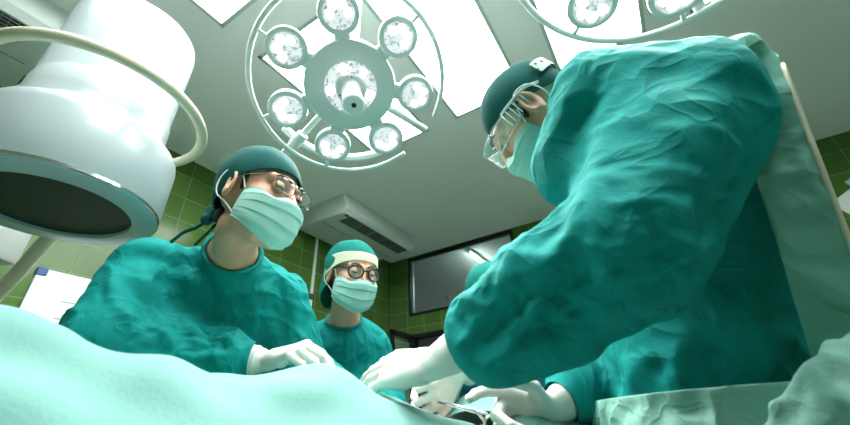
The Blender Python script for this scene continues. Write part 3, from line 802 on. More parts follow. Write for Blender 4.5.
def eyes(per, H, lids):
    for s in (-1, 1):
        e = EYE*np.array([s, 1, 1]); c = on_head(H, e)
        gz = H[1]@norm((0, math.cos(lids), -math.sin(lids)))
        x = norm(np.cross(gz, H[1][:, 2])); R = np.array([x, np.cross(gz, x), gz])
        ey = Mesh().lathe([(.0002, .0115)]+[(.0115*math.sin(t), .0115*math.cos(t)) for t in np.linspace(.12, 3.0, 14)], o=c, R=R, n=24).put('eye', m_eye, per)
        Mesh().lathe([(0, .0118)]+[(.0118*math.sin(t), .0118*math.cos(t)) for t in np.linspace(.1, .62, 6)], o=c, R=R, n=20).put('iris', m_iris, ey)
        ls = [e+np.array([.0118*math.sin(a), .0145*math.cos(a)*math.cos(.05), -.0145*math.sin(max(0, lids-.22))]) for a in np.linspace(-1, 1, 9)]
        Mesh().tube(on_head(H, ls), .0016, 6).put('eyelash', m_hair, per)
        br = [np.array([s*x_, y_, z_]) for x_, y_, z_ in ((.012, .1, .031), (.024, .0985, .036), (.037, .09, .037), (.048, .078, .032))]
        Mesh().tube(on_head(H, spline(br, 14)), np.interp(np.linspace(0, 1, 14), [0, .3, 1], [.0032, .0038, .0015]), 8, flat=.8).put('eyebrow', m_hair, per)
def blob(c, r, R, n=16):
    m = n//2; V = []; F = []
    for i in range(m+1):
        t = math.pi*i/m
        for k in range(n): V.append((r[0]*math.sin(t)*math.cos(2*math.pi*k/n), r[1]*math.sin(t)*math.sin(2*math.pi*k/n), r[2]*math.cos(t)))
    for i in range(m):
        for k in range(n): F.append((i*n+k, (i+1)*n+k, (i+1)*n+(k+1) % n, i*n+(k+1) % n))
    return np.array(V)@np.asarray(R).T+c, F
def sideburns(per, H):
    for s in (-1, 1):
        put('sideburn', *blob(on_head(H, (s*.0705, .020, .018)), (.0045, .009, .03), H[1]), m_hair, per)
        put('nape_hair', *blob(on_head(H, (s*.034, -.064, -.052)), (.013, .018, .022), H[1]), m_hair, per)
def tie_cap(per, H, m, seed=3, tails=True, front=(.085, .061), back=(-.092, -.040), grow=.0075, puff=True):
    """cloth cap knotted at the nape"""
    c = on_head(H, (0, -.012, .03)); lo = c-.13; hi = c+.13
    fd = Field(lo, hi, .0055)
    fd.add(xf(ell((0, -.012, .03), (.077+grow, .096+grow, .088+grow)), *H), .005)
    fd.add(xf(ell((0, -.055, -.01), (.066, .05, .045)), *H), .02)
    if puff: fd.add(xf(ell((0, -.026, .056), (.078+grow, .092+grow, .084+grow)), *H), .02)
    V, F = fd.mesh(2)
    u = norm((0, front[0]-back[0], front[1]-back[1])); dn = H[1]@np.array([0, u[2], -u[1]])
    p = on_head(H, (0, front[0], front[1]))
    V, F, bd, loops = trim(V, F, [(p, dn, .4)])
    Q = quadify(F)
    ax = H[1]@np.array([0, .5, .85])
    V = crumple(V, Q, [(c-ax*.1, c+ax*.1, .06, .09)], -.002, .006, 160, seed, .05, .002, (.3, .05), bd)
    cp = finish(put('surgical_cap', V, unquad(Q), m, per), 1, .0012)
    hem = max(loops, key=len)
    P = V[hem]; st = max(1, len(P)//60)
    Mesh().tube(P[::st], .0022, 6, closed=True, flat=1.).put('cap_hem', m, cp)
    if tails:
        kn = on_head(H, (.012, -.108, -.035))
        fd = Field(kn-.06, kn+.06, .004)
        for a, b_, r0, r1 in (((-.02, -.085, -.02), (.02, -.112, -.035), .016, .02), ((.02, -.112, -.035), (.035, -.105, -.06), .016, .012), ((0, -.1, -.025), (-.03, -.105, -.055), .015, .012)):
            fd.add(cap(on_head(H, a), on_head(H, b_), r0, r1), .008)
        V, F = fd.mesh(2); V = crumple(V, F, [(kn, kn+np.array([0, 0, .02]), .12, .12)], -.003, .006, 120, seed+1, .025, .003, (.3, .05))
        put('cap_knot', V, F, m, cp)
        for q in ([(.02, -.112, -.04), (.03, -.13, -.075), (.05, -.14, -.10), (.06, -.155, -.13)], [(0, -.11, -.045), (.01, -.12, -.085), (.02, -.13, -.12)]):
            Mesh().tube(on_head(H, spline(q, 18)), .006, 8, flat=.3).put('cap_tie', m, cp)
    return cp
def face_mask(per, H, seed, side_y=.028):
    nu, nv = 61, 44
    u = np.linspace(-1, 1, nu); v = np.linspace(0, 1, nv); U, Vv = np.meshgrid(u, v, indexing='ij')
    yc = np.interp(Vv, [0, .1, .28, .5, .72, .88, 1], [.1085, .117, .127, .122, .117, .109, .085])
    zc = np.interp(Vv, [0, .1, .28, .5, .72, .88, 1], [-.010, -.016, -.030, -.052, -.086, -.109, -.125])
    ws = np.interp(Vv, [0, .2, .5, .8, 1], [.072, .0755, .077, .077, .073]); zs = np.interp(Vv, [0, 1], [-.012, -.078])
    ys = np.interp(Vv, [0, .5, 1], [side_y+.004, side_y, side_y-.006])
    a = np.abs(U)
    y = ys+(yc-ys)*np.clip(np.cos(a*np.pi/2), 0, 1)**.75
    x = ws*np.sin(U*np.pi/2*.98)
    z = zc+(zs-zc)*a**1.3-.014*np.exp(-((a-.42)/.2)**2)*(1-Vv)**3
    P = np.stack([x, y, z], -1)
    pl = (1-a**3)*.0028*(((Vv*4.2) % 1.0)-.4)*((Vv > .12) & (Vv < .95))
    cen = np.array([0, .02, -.05]); nd = P-cen; nd /= np.linalg.norm(nd, axis=-1)[..., None]
    P = P+nd*pl[..., None]
    P = P.reshape(-1, 3)
    F = np.array([(i*nv+j, (i+1)*nv+j, (i+1)*nv+j+1, i*nv+j+1) for i in range(nu-1) for j in range(nv-1)])
    W = on_head(H, P)
    if vnormals(W, F)[(nu//2)*nv+nv//2]@H[1][:, 1] < 0: F = F[:, ::-1]
    bd = ((np.abs(U) > .999) | (Vv < .01) | (Vv > .99)).ravel()
    W = crumple(W, F, [(on_head(H, (-.07, .09, -.05)), on_head(H, (.07, .09, -.05)), .035, .05)], -.002, .0045, 90, seed, .035, .0016, (.3, .06), bd)
    mk = finish(put('face_mask', W, F, m_mask, per), 1, .0012)
    for jj in (0, nv-1):
        Mesh().tube(W.reshape(nu, nv, 3)[::2, jj], .0014, 6).put('mask_edge', m_mask, mk)
    for s in (-1, 1):
        e = [(s*.0715, side_y+.006, -.014), (s*.077, .021, .016), (s*.083, .002, .039), (s*.090, -.025, .03), (s*.092, -.034, .0), (s*.088, -.028, -.028), (s*.079, -.004, -.046), (s*.06, side_y-.004, -.077)]
        Mesh().tube(on_head(H, spline(e, 36)), .0016, 7).put('ear_loop', m_elastic, mk)
    return mk
def spectacles(per, H, m, rx, rz, r, z0=.006, y0=.116, wrap=.012, square=2.):
    g = root('spectacles', H[0], 'x', 'x') if False else None
    fr = Mesh(); th = np.linspace(0, 2*np.pi, 48, endpoint=False)
    rims = {}
    for s in (-1, 1):
        cx = s*(rx+.0095)
        sx = np.sign(np.cos(th))*np.abs(np.cos(th))**(2/square)*rx; sz = np.sign(np.sin(th))*np.abs(np.sin(th))**(2/square)*rz
        pts = np.stack([cx+sx, y0-wrap*((np.abs(cx+sx))/.06)**2-.003*np.sin(th)*0-.12*(-sz), z0+sz], 1); rims[s] = pts
        fr.tube(on_head(H, pts), r, 8, closed=True)
    fr.tube(on_head(H, spline([(-.0105, y0-.001, z0+.004), (0, y0+.003, z0+.008), (.0105, y0-.001, z0+.004)], 10)), r, 8)
    fo = fr.put('spectacles', m, per)
    for s in (-1, 1):
        t = spline([(s*(2*rx+.0095), y0-wrap*((2*rx+.0095)/.06)**2, z0+rz*.45), (s*.074, y0-.04, z0+.012), (s*.0815, .02, .02), (s*.0835, -.012, .027), (s*.082, -.03, .008)], 24)
        Mesh().tube(on_head(H, t), r*.9, 8).put('temple', m, fo)
        L_ = Mesh(); c_ = rims[s].mean(0); n = len(th)
        L_.add(on_head(H, np.vstack([c_+np.array([0, .001, 0]), rims[s]])), [(0, 1+i, 1+(i+1) % n) for i in range(n)])
        L_.put('lens', m_lensA, fo)
    return fo

# ------------------------------------------------------------------ gloved hands (hand frame: y towards the fingers, z back of the hand, thumb at s*x)
def glove(per, wrist, ydir, zdir, s, curls, spread=(0, 0, 0, 0), thumb=((.6, .75, -.25), (.25, 1, -.25)), cuff=.07, cuff_dir=None, cuff_r=.043, sc=1., seed=1, step=.0028, name='surgical_glove', m=None):
    R = frame_yz(ydir, zdir); o = np.asarray(wrist, float)
    W = lambda p: o+R@(np.asarray(p, float)*sc)
    base = [(.030, .088), (.010, .094), (-.011, .09), (-.030, .080)]                 # index .. little (towards the thumb first)
    lens = [(.045, .026, .022), (.050, .030, .023), (.046, .028, .022), (.036, .021, .02)]
    rad = [(.0102, .0092, .0085, .0075), (.0105, .0095, .0087, .0078), (.0100, .0090, .0083, .0074), (.0090, .0080, .0074, .0066)]
    fin = []
    for k in range(4):
        p = np.array([s*base[k][0], base[k][1], 0.]); an = 0.; ch = [(p, rad[k][0])]
        for j in range(3):
            an += curls[k][j]; sp = spread[k]*s
            d = np.array([math.sin(sp), math.cos(sp)*math.cos(an), -math.cos(sp)*math.sin(an)])
            p = p+d*lens[k][j]; ch.append((p, rad[k][j+1]))
        fin.append(ch)
    t0 = np.array([s*.022, .022, -.008]); td = [norm((s*q[0], q[1], q[2])) for q in thumb]
    t1 = t0+td[0]*.045; t2 = t1+norm(td[0]*.4+td[1]*.6)*.032; t3 = t2+td[1]*.026
    allp = np.array([W(p) for ch in fin for p, _ in ch]+[W(p) for p in (t0, t1, t2, t3)]+[o])
    cd = -norm(ydir) if cuff_dir is None else norm(cuff_dir); ce = o+cd*cuff; allp = np.vstack([allp, ce+cd*.02])
    fd = Field(allp.min(0)-.055, allp.max(0)+.055, step)
    for k in range(4):
        b0 = (s*base[k][0]*.55, .015, 0); fd.add(cap(W(b0), W((s*base[k][0], base[k][1], 0)), .0155*sc, .0118*sc), .012)
    fd.add(cap(W((s*.006, .04, -.006)), W((-s*.02, .05, -.008)), .014*sc, .014*sc), .012)
    for ch in fin:
        for j in range(3): fd.add(cap(W(ch[j][0]), W(ch[j+1][0]), ch[j][1]*sc, ch[j+1][1]*sc), .0035)
    for a, b_, r0, r1 in ((t0, t1, .0165, .0118), (t1, t2, .0118, .0105), (t2, t3, .0102, .0082)): fd.add(cap(W(a), W(b_), r0*sc, r1*sc), .006)
    fd.add(eloft([(W((0, .028, 0)), .030*sc, .0175*sc), (o, .0285, .021), (o+cd*cuff*.5, cuff_r*.86, cuff_r*.72), (ce+cd*.03, cuff_r, cuff_r*.92)], R[:, 0]), .012)
    V, F = fd.mesh(2)
    V, F, bd, loops = trim(V, F, [(ce, cd, .09)])
    Q = quadify(F)
    near = lambda mid: np.clip(np.minimum(1, .35+((mid-o)@norm(ydir) < .03)*1.), 0, 1)
    V = crumple(V, Q, [(o+R[:, 1]*.1*sc, o, .05, .04), (o, ce, .16, .05)], -.0012, .0035, 110, seed, .022, .0012, (.3, .05), bd, region=near)
    g = put(name, V, unquad(Q), m or m_glove, per)
    if loops:
        lp = max(loops, key=len); Mesh().tube(V[lp][::max(1, len(lp)//40)], .0018, 6, closed=True).put('cuff_rim', m or m_glove, g)
    return g

# ------------------------------------------------------------------ gowns
def gown(per, sk, m, step=.011, seed=1, hem=.42, extra=(), collar=True, sleeves=None, lo=-.042, hi=.045, arm_k=.04, g=.5, lam=.24, amp=.007, crease=.009, clam=.11, folds=(), collar_m=None, torso=None, neck_drop=.03):
    H = sk['head']; S = sk['side']; up = norm(sk['neck']-sk['chest'])
    pts = [v for v in sk.values() if isinstance(v, np.ndarray) and v.shape == (3,)]
    l_ = np.min(pts, 0)-.3; h_ = np.max(pts, 0)+.3; l_[2] = hem-.05; h_[2] = sk['neck'][2]+.3
    fd = Field(l_, h_, step)
    hp = np.array([sk['pelvis'][0], sk['pelvis'][1], hem])
    T = torso or dict(hem=(.30, .25), pelvis=(.205, .165), waist=(.185, .15), chest=(.195, .155), upper=(.175, .118), neck=(.07, .068))
    fd.add(eloft([(hp-np.array([0, 0, .06]), *T['hem']), (sk['pelvis'], *T['pelvis']), (sk['waist'], *T['waist']), (sk['chest'], *T['chest']), (sk['upper'], *T['upper'])], S), .03)
    nd = norm(on_head(H, (0, -.03, -.075))-sk['neck'])
    fd.add(eloft([(sk['upper'], T['upper'][0]*.8, T['upper'][1]*.85), (sk['neck'], *T['neck']), (sk['neck']+nd*.07, T['neck'][0]*.92, T['neck'][1]*.92)], S), .03)
    cuts = [(hp, (0, 0, -1), 1.5), (sk['neck']+nd*neck_drop, norm(nd+up*.5), .12)]
    segs = [(hp, sk['waist'], .05, .11), (sk['waist'], sk['neck'], .07, .10)]
    for q in ('r', 'l'):
        if 'shoulder_'+q not in sk: continue
        s_, e_, w_ = sk['shoulder_'+q], sk['elbow_'+q], sk['wrist_'+q]
        R = (sleeves or {}).get(q, dict(sh=.088, up=.088, el=.085, fo=(.085, .075, .055), cu=.036))
        fd.add(cap(sk['upper'], s_, .09, R['sh']), .04); fd.add(cap(s_, e_, R['up'], R['el']), R.get('k', .02))
        d = norm(w_-e_); ln = np.linalg.norm(w_-e_); end = w_-d*R.get('back', .035)
        m1, m2 = e_+d*(ln*.35), e_+d*(ln*R.get('gather', .68))
        dr = np.array(R.get('droop', (0, 0, 0)), float)
        fd.add(cap(e_, m1+dr*.6, R['el'], R['fo'][0]), .015); fd.add(cap(m1+dr*.6, m2+dr, R['fo'][0], R['fo'][1]), .015)
        fd.add(cap(m2+dr, end-d*.01, R['fo'][2], R['cu']), .015); fd.add(cap(end-d*.01, end+d*.025, R['cu'], R['cu']*.95), .012)
        cuts.append((end, d, R.get('reach', .075))); segs += [(s_, e_, .13, .08), (e_, w_, .15, .08)]
    for (p, k) in extra: fd.add(p, k)
    V, F = fd.mesh(4)
    V, F, bd, loops = trim(V, F, cuts)
    Q = quadify(F)
    V = crumple(V, Q, segs, lo, hi, 60, seed, lam, amp, (.02, .004), bd, gscale=g, crease=crease, clam=clam, folds=folds)
    o = finish(put('surgical_gown', V, unquad(Q), m, per), 1)
    if collar:
        best = min(loops, key=lambda lp: np.linalg.norm(V[lp].mean(0)-sk['neck']) if len(lp) > 8 else 9)
        P = V[best]; P = P[::max(1, len(P)//40)]
        Mesh().tube(P, .0055, 8, closed=True).put('collar_binding', collar_m or m, o)
    return o, V, Q

# ------------------------------------------------------------------ operating table, patient and drapes
E1 = norm(CX*np.array([1, 1, 0])); E2 = norm(CF*np.array([1, 1, 0])); UPZ = np.array([0, 0, 1.])
AD = norm(.82*E1+.57*E2); PD = norm(-.57*E1+.82*E2); B0 = -.02*E1+.83*E2
def Lp(s, t, z): return B0+s*AD+t*PD+z*UPZ
tb = root('operating_table', Lp(-.2, 0, 0), 'operating table hidden under the pale green drapes', 'operating table')
AXT = [AD, PD, UPZ]
Mesh().box(Lp(-.2, 0, 0.815), (1.95, .56, .06), AXT, bev=.02).put('mattress', mat('black_vinyl_mattress', (.02, .025, .025), .5), tb)
Mesh().box(Lp(-.2, 0, 0.760), (1.95, .5, .05), AXT, bev=.008).put('table_top', m_steel, tb, smooth=False)
Mesh().box(Lp(-.25, 0, .42), (.36, .3, .62), AXT, bev=.02).put('column', m_steel, tb, smooth=False)
Mesh().box(Lp(-.25, 0, .06), (1.0, .46, .12), AXT, bev=.02).put('base', m_steel, tb, smooth=False)

def patient():
    sk = dict(side=PD, lying=True, pelvis=Lp(-.22, 0, 0.955), waist=Lp(-.38, 0, 0.955), chest=Lp(-.58, 0, 0.965), upper=Lp(-.72, 0, 0.955), neck=Lp(-.82, 0, 0.955),
              hip_r=Lp(-.14, .085, 0.930), knee_r=Lp(.27, .09, 0.920), ankle_r=Lp(.64, .09, 0.900), toe_r=Lp(.66, .1, 1.005),
              hip_l=Lp(-.14, -.085, 0.930), knee_l=Lp(.27, -.09, 0.920), ankle_l=Lp(.64, -.09, 0.900), toe_l=Lp(.66, -.1, 1.005),
              shoulder_r=Lp(-.72, .15, 0.935), elbow_r=Lp(-.46, .215, 0.905), wrist_r=Lp(-.24, .22, 0.900),
              shoulder_l=Lp(-.72, -.15, 0.935), elbow_l=Lp(-.46, -.215, 0.905), wrist_l=Lp(-.24, -.22, 0.900))
    sk['head'] = (Lp(-.99, 0, 0.960), frame_yz(UPZ, -AD))
    o = body_mesh('person', sk, m_skinL, fine=.005, loc=Lp(-.22, 0, 0.855))
    tag(o, 'patient lying on the table under green drapes, only a strip of skin showing', 'person')
patient()

m_drape = mat('drape_cotton_pale', (.14, .335, .295), .85, noise=.06, nscale=4, bump=.2, bscale=200, sheen=.15, thin=.1)
def drape(name, s0, s1, ns, ridge, label, seed, m, amp=.011, edge=True, g=.05):
    ts = [(.36, .42), (.345, .62), (.335, .82), (.325, .895), (.29, .93), (.225, .975), (.16, 1.045), (.10, 1.10), (.03, 1.13), (-.04, 1.132), (-.11, 1.112), (-.18, 1.05), (-.24, .985), (-.29, .94), (-.325, .90), (-.335, .82), (-.345, .62), (-.36, .42)]
    cs = spline(ts, 110); S = np.linspace(s0, s1, ns); V = []
    for s in S:
        hgt = np.interp(s, *ridge)
        for (t, z) in cs:
            zz = z if z < .93 else .93+(z-.93)*(hgt-.03)/.202
            V.append(Lp(s, t, zz))
    V = np.array(V); nt_ = len(cs)
    F = np.array([(i*nt_+j, i*nt_+j+1, (i+1)*nt_+j+1, (i+1)*nt_+j) for i in range(ns-1) for j in range(nt_-1)])
    N = vnormals(V, F)
    if N[(ns//2)*nt_+nt_//2][2] < 0: F = F[:, ::-1]; N = -N
    u = (V-B0)@AD; t_ = (V-B0)@PD
    f = amp*waves(V, .22, 12, seed, np.array([1, 1, .5]))+.4*amp*waves(V, .09, 12, seed+3)
    if edge: f = f+.0045*np.sin((u+.12*t_)/.017*1.4)*np.clip((u-(s1-.11))/.05, 0, 1)
    V = V+N*f[:, None]
    V = crumple(V, F, [(Lp(s0, 0, 1), Lp(s1, 0, 1), g*.8, g)], -.006, .010, 120, seed, .10, .004, (.4, .12))
    o = finish(put(name, V, F, m, origin=Lp((s0+s1)/2, 0, .9)), 1)
    tag(o, label, 'drape', 'green drapes over the operating table')
drape('surgical_drape', -1.25, .02, 130, ([-1.3, -.85, -.63, -.41, -.22, -.134, -.066, -.03, .02], [.13, .195, .222, .192, .182, .172, .152, .135, .118]), 'pale green drape over the patient in the foreground, bottom left', 5, m_drape)
drape('surgical_drape', .095, .85, 70, ([.08, .13, .2, .4, .7, .9], [.12, .165, .17, .16, .17, .14]), 'pale green drape over the legs beyond the gloved hands', 9, m_drape, amp=.006)

# ------------------------------------------------------------------ the surgical team
def head_frame(o, fwd, up): return (np.asarray(o, float), frame_yz(fwd, up))
def legs(sk, fdir):
    p = sk['pelvis']; s = norm(sk['side']*np.array([1, 1, 0])); fdir = norm(fdir*np.array([1, 1, 0]))
    for q, sg in (('r', 1), ('l', -1)):
        b = np.array([p[0], p[1], 0])+s*sg*.1
        sk['hip_'+q] = b+UPZ*(p[2]-.04); sk['knee_'+q] = b+UPZ*.48+fdir*.02; sk['ankle_'+q] = b+UPZ*.075; sk['toe_'+q] = b+UPZ*.035+fdir*.16
def shoes(per, sk):
    for q in 'rl':
        a, t = sk['ankle_'+q], sk['toe_'+q]; d = norm((t-a)*np.array([1, 1, 0]))
        fd = Field(np.minimum(a, t)-.14, np.maximum(a, t)+.14, .008)
        fd.add(cap(a*np.array([1, 1, 0])+UPZ*.05-d*.03, t*np.array([1, 1, 0])+UPZ*.045, .05, .045), .02); fd.add(cap(a+UPZ*.02, a, .048), .02)
        V, F = fd.mesh(2); V[:, 2] = np.maximum(V[:, 2], .002); put('clog', V, F, mat('clog_rubber', (.03, .12, .12), .6), per)

FOLDS_LEFT = [
    ([(180, 246), (200, 275), (212, 312), (213, 348)], -.050, .013), ([(176, 252), (188, 280), (196, 315), (198, 345)], .022, .012), ([(196, 246), (222, 275), (236, 312)], .018, .012),
    ([(148, 262), (168, 285), (182, 318), (186, 345)], -.036, .011), ([(140, 268), (158, 292), (170, 325), (173, 347)], .024, .011),
    ([(120, 276), (142, 300), (156, 335)], -.026, .010), ([(104, 272), (124, 296), (138, 335)], .024, .013), ([(118, 258), (142, 252), (168, 258), (186, 272)], -.024, .009), ([(110, 250), (140, 243), (170, 246)], .014, .010),
    ([(228, 288), (240, 300), (246, 325), (247, 352)], -.020, .008), ([(222, 284), (250, 300), (256, 330), (256, 352)], .010, .008),
    ([(256, 272), (266, 300), (268, 350)], .010, .006), ([(278, 282), (286, 305), (284, 335)], -.022, .010), ([(296, 300), (300, 325)], .014, .010), ([(262, 300), (275, 312), (280, 340)], -.012, .008),
    ([(190, 350), (215, 346), (240, 352)], -.016, .007), ([(200, 356), (225, 352), (250, 358)], .014, .007)]
FOLDS_RIGHT = [
    ([(800, 98), (782, 120), (762, 160), (746, 205)], .026, .010), ([(792, 120), (770, 155), (752, 195), (742, 215)], -.040, .010),
    ([(590, 60), (566, 90), (554, 120), (544, 155)], .022, .010), ([(606, 74), (582, 105), (568, 140), (560, 190)], -.030, .011), ([(620, 80), (598, 120), (588, 165), (570, 205)], .016, .012), ([(560, 215), (545, 225), (530, 250)], -.016, .010),
    ([(650, 62), (700, 66), (760, 92)], -.010, .012), ([(620, 75), (680, 95), (740, 130)], .010, .012), ([(620, 120), (660, 140), (705, 180)], -.010, .012), ([(770, 70), (745, 110), (728, 160)], -.016, .012), ([(755, 75), (728, 115), (712, 165)], .012, .012),
    ([(576, 238), (572, 262), (560, 292)], -.036, .010), ([(562, 232), (552, 258), (546, 282)], .022, .011), ([(590, 238), (588, 268)], .016, .010), ([(548, 288), (570, 310), (590, 332)], -.022, .007), ([(590, 332), (603, 300), (608, 258)], .016, .009), ([(590, 330), (640, 318), (690, 300)], .014, .008), ([(604, 318), (640, 302), (690, 272)], -.014, .010),
    ([(528, 266), (500, 282), (480, 300), (462, 332)], .016, .009), ([(536, 282), (510, 298), (490, 322), (470, 362)], -.042, .011), ([(545, 296), (522, 328), (500, 374)], .026, .010), ([(562, 326), (535, 348), (508, 388)], -.026, .010),
    ([(505, 342), (548, 350), (588, 340)], -.030, .009), ([(514, 372), (558, 366), (604, 345)], .020, .010), ([(468, 300), (458, 318), (450, 338)], -.024, .009), ([(470, 285), (482, 300), (476, 320)], -.016, .008),
    ([(630, 195), (660, 232), (668, 285)], -.014, .014), ([(690, 185), (702, 225), (690, 268)], .014, .014),
    ([(690, 312), (708, 350), (722, 385)], -.020, .006), ([(640, 345), (632, 370), (634, 392)], .016, .007), ([(620, 352), (612, 375), (616, 396)], -.018, .007), ([(655, 340), (660, 362), (654, 384)], -.014, .007), ([(668, 335), (678, 360), (676, 384)], .014, .007), ([(600, 362), (596, 385)], .016, .007),
    ([(740, 290), (752, 330), (770, 372)], .014, .014), ([(756, 250), (775, 300), (796, 350)], -.020, .014)]

FOLDS_BAND = [([(608, 402), (604, 425)], .014, .006), ([(622, 400), (626, 425)], -.018, .006), ([(640, 398), (636, 425)], .016, .006), ([(655, 396), (660, 425)], -.018, .006), ([(672, 394), (668, 425)], .014, .006),
    ([(690, 392), (700, 425)], -.016, .007), ([(712, 392), (716, 425)], .012, .007), ([(735, 388), (728, 425)], -.012, .008), ([(604, 412), (640, 408), (680, 414)], -.012, .005)]
# --- left surgeon
def surgeon_left():
    Hc = K(259, 201, .92); c = -norm((Hc-CAM)*np.array([1, 1, 0])); yaw = math.radians(42); pit = math.radians(10)
    fh = math.cos(yaw)*c+math.sin(yaw)*norm(E1-c*(E1@c)); f = math.cos(pit)*fh-math.sin(pit)*UPZ
    rgt = norm(np.cross(fh, UPZ)); up = UPZ*math.cos(.03)+rgt*math.sin(-.03)
    sk = dict(head=head_frame(Hc, f, up))
    sk.update(neck=K(232, 257, 1.0), upper=K(222, 290, 1.05), chest=K(214, 335, 1.06), shoulder_r=K(150, 277, .99), shoulder_l=K(276, 296, 1.10),
              elbow_r=K(116, 348, .86), wrist_r=K(268, 361, .90), hand_r=K(335, 350, .87), elbow_l=K(296, 380, 1.07), wrist_l=K(340, 392, .93))
    sk['side'] = norm(sk['shoulder_r']-sk['shoulder_l'])
    sk['waist'] = sk['chest']+np.array([0, 0, -.17])-fh*.02; sk['pelvis'] = sk['chest']+np.array([0, 0, -.36])-fh*.03
    legs(sk, fh)
    per = body_mesh('person', sk, m_skin, lids=.5)
    tag(per, 'surgeon with dark green tied cap, mask and thin wire spectacles, beside the x-ray head', 'person', 'surgical team')
    H = sk['head']; eyes(per, H, .5); sideburns(per, H)
    tie_cap(per, H, m_cap, 3); face_mask(per, H, 4)
    spectacles(per, H, mat('thin_metal_frame', (.12, .11, .1), .25, metal=1), .0245, .0165, .0011, z0=.008, square=2.6)
    gown(per, sk, m_gown, .0095, 11, sleeves=dict(r=dict(k=.010, sh=.09, up=.098, el=.115, fo=(.095, .07, .055), cu=.036), l=dict(sh=.085, up=.085, el=.08, fo=(.075, .065, .05), cu=.036)), folds=FOLDS_LEFT)
    w_ = sk['wrist_r']; y = norm(K(330, 338, .86)-w_)
    glove(per, w_, y, norm(UPZ*.9-CF*.45), -1, [(.75, .35, .2), (.8, .45, .3), (.9, .5, .3), (.95, .5, .35)], (-.10, 0, .06, .1), ((.5, .8, -.4), (.1, 1, -.5)), .06, cuff_dir=norm(sk['elbow_r']-w_), seed=31, sc=1.02)
    wl = sk['wrist_l']; glove(per, wl, norm(wl-sk['elbow_l']), UPZ, 1, [(.3, .3, .2)]*4, cuff_dir=norm(sk['elbow_l']-wl), seed=32, step=.004)
    shoes(per, sk)
surgeon_left()

# --- nurse behind
def nurse():
    Hc = K(352, 277, 1.40); c = -norm((Hc-CAM)*np.array([1, 1, 0])); yaw = math.radians(24); pit = math.radians(16)
    fh = math.cos(yaw)*c+math.sin(yaw)*norm(E1-c*(E1@c)); f = math.cos(pit)*fh-math.sin(pit)*UPZ
    sk = dict(head=head_frame(Hc, f, UPZ))
    sk.update(neck=K(344, 325, 1.46), upper=K(342, 346, 1.47), chest=K(342, 378, 1.47), shoulder_r=K(308, 344, 1.45), shoulder_l=K(373, 352, 1.52),
              elbow_r=K(300, 405, 1.36), wrist_r=K(345, 412, 1.20), elbow_l=K(386, 412, 1.44), wrist_l=K(376, 415, 1.22))
    sk['side'] = norm(sk['shoulder_r']-sk['shoulder_l'])
    sk['waist'] = sk['chest']+np.array([0, 0, -.17]); sk['pelvis'] = sk['chest']+np.array([0, 0, -.34])
    legs(sk, fh)
    per = body_mesh('person', sk, m_skinL, lids=.45)
    tag(per, 'nurse in cream-banded green cap and thick black glasses, behind the left surgeon', 'person', 'surgical team')
    H = sk['head']; eyes(per, H, .45)
    # full hood cap with a cream band at the brow
    c0 = on_head(H, (0, -.02, .01)); fd = Field(c0-.17, c0+.17, .006)
    fd.add(xf(ell((0, -.026, .040), (.094, .108, .100)), *H), .01); fd.add(xf(ell((0, -.055, -.05), (.09, .066, .098)), *H), .03)
    V, F = fd.mesh(2)
    p = on_head(H, (0, .055, .07)); dn = H[1]@norm((0, .70, -.50))
    V, F, bd, loops = trim(V, F, [(p, dn, .4), (on_head(H, (0, -.05, -.12)), -H[1][:, 2], .2), (on_head(H, (0, .018, 0)), H[1]@norm((0, 1, -.12)), .0)])
    V = crumple(V, quadify(F), [(c0, c0+H[1][:, 2]*.05, .08, .08)], -.003, .008, 140, 21, .05, .003, (.3, .05), bd)
    cp = finish(put('surgical_cap', V, unquad(quadify(F)), m_capB, per), 1, .0012)
    b = Mesh(); n = 60; V = []; an = np.linspace(-1.75, 1.75, n)
    for a in an:
        for j, zz in enumerate(np.linspace(0, 1, 6)):
            k_ = abs(a)/1.75
            V.append((.0885*math.sin(a), -.012+.1075*math.cos(a)-.009*zz, .052+.032*zz-.035*k_**2*(1-zz)-.03*k_**2))
    b.add(on_head(H, V), [(i*6+j, (i+1)*6+j, (i+1)*6+j+1, i*6+j+1) for i in range(n-1) for j in range(5)])
    finish(b.put('cap_band', mat('cream_cotton', (.72, .74, .55), .85, bump=.2, bscale=250), cp), 1, .002)
    face_mask(per, H, 8)
    spectacles(per, H, mat('black_acetate', (.03, .012, .02), .25), .0250, .0210, .0029, z0=.008)
    for s in (-1, 1):
        Mesh().lathe([(0, -.005), (.004, -.003), (.005, 0), (.004, .003), (0, .005)], o=on_head(H, (s*.086, -.006, -.033)), n=12).put('earring', mat('gold', (.7, .5, .15), .25, metal=1), per)
    gown(per, sk, m_gown, .012, 17, sleeves={q: dict(sh=.075, up=.078, el=.078, fo=(.075, .065, .05), cu=.034) for q in 'rl'},
         torso=dict(hem=(.27, .22), pelvis=(.185, .15), waist=(.165, .135), chest=(.17, .135), upper=(.15, .105), neck=(.064, .062)), collar_m=mat('collar_dark_teal', (0, .16, .14), .85))
    for q, sg in (('r', -1), ('l', 1)):
        wl = sk['wrist_'+q]; glove(per, wl, norm(wl-sk['elbow_'+q]), UPZ, sg, [(.3, .3, .2)]*4, cuff_dir=norm(sk['elbow_'+q]-wl), seed=33, step=.0045)
    shoes(per, sk)
nurse()

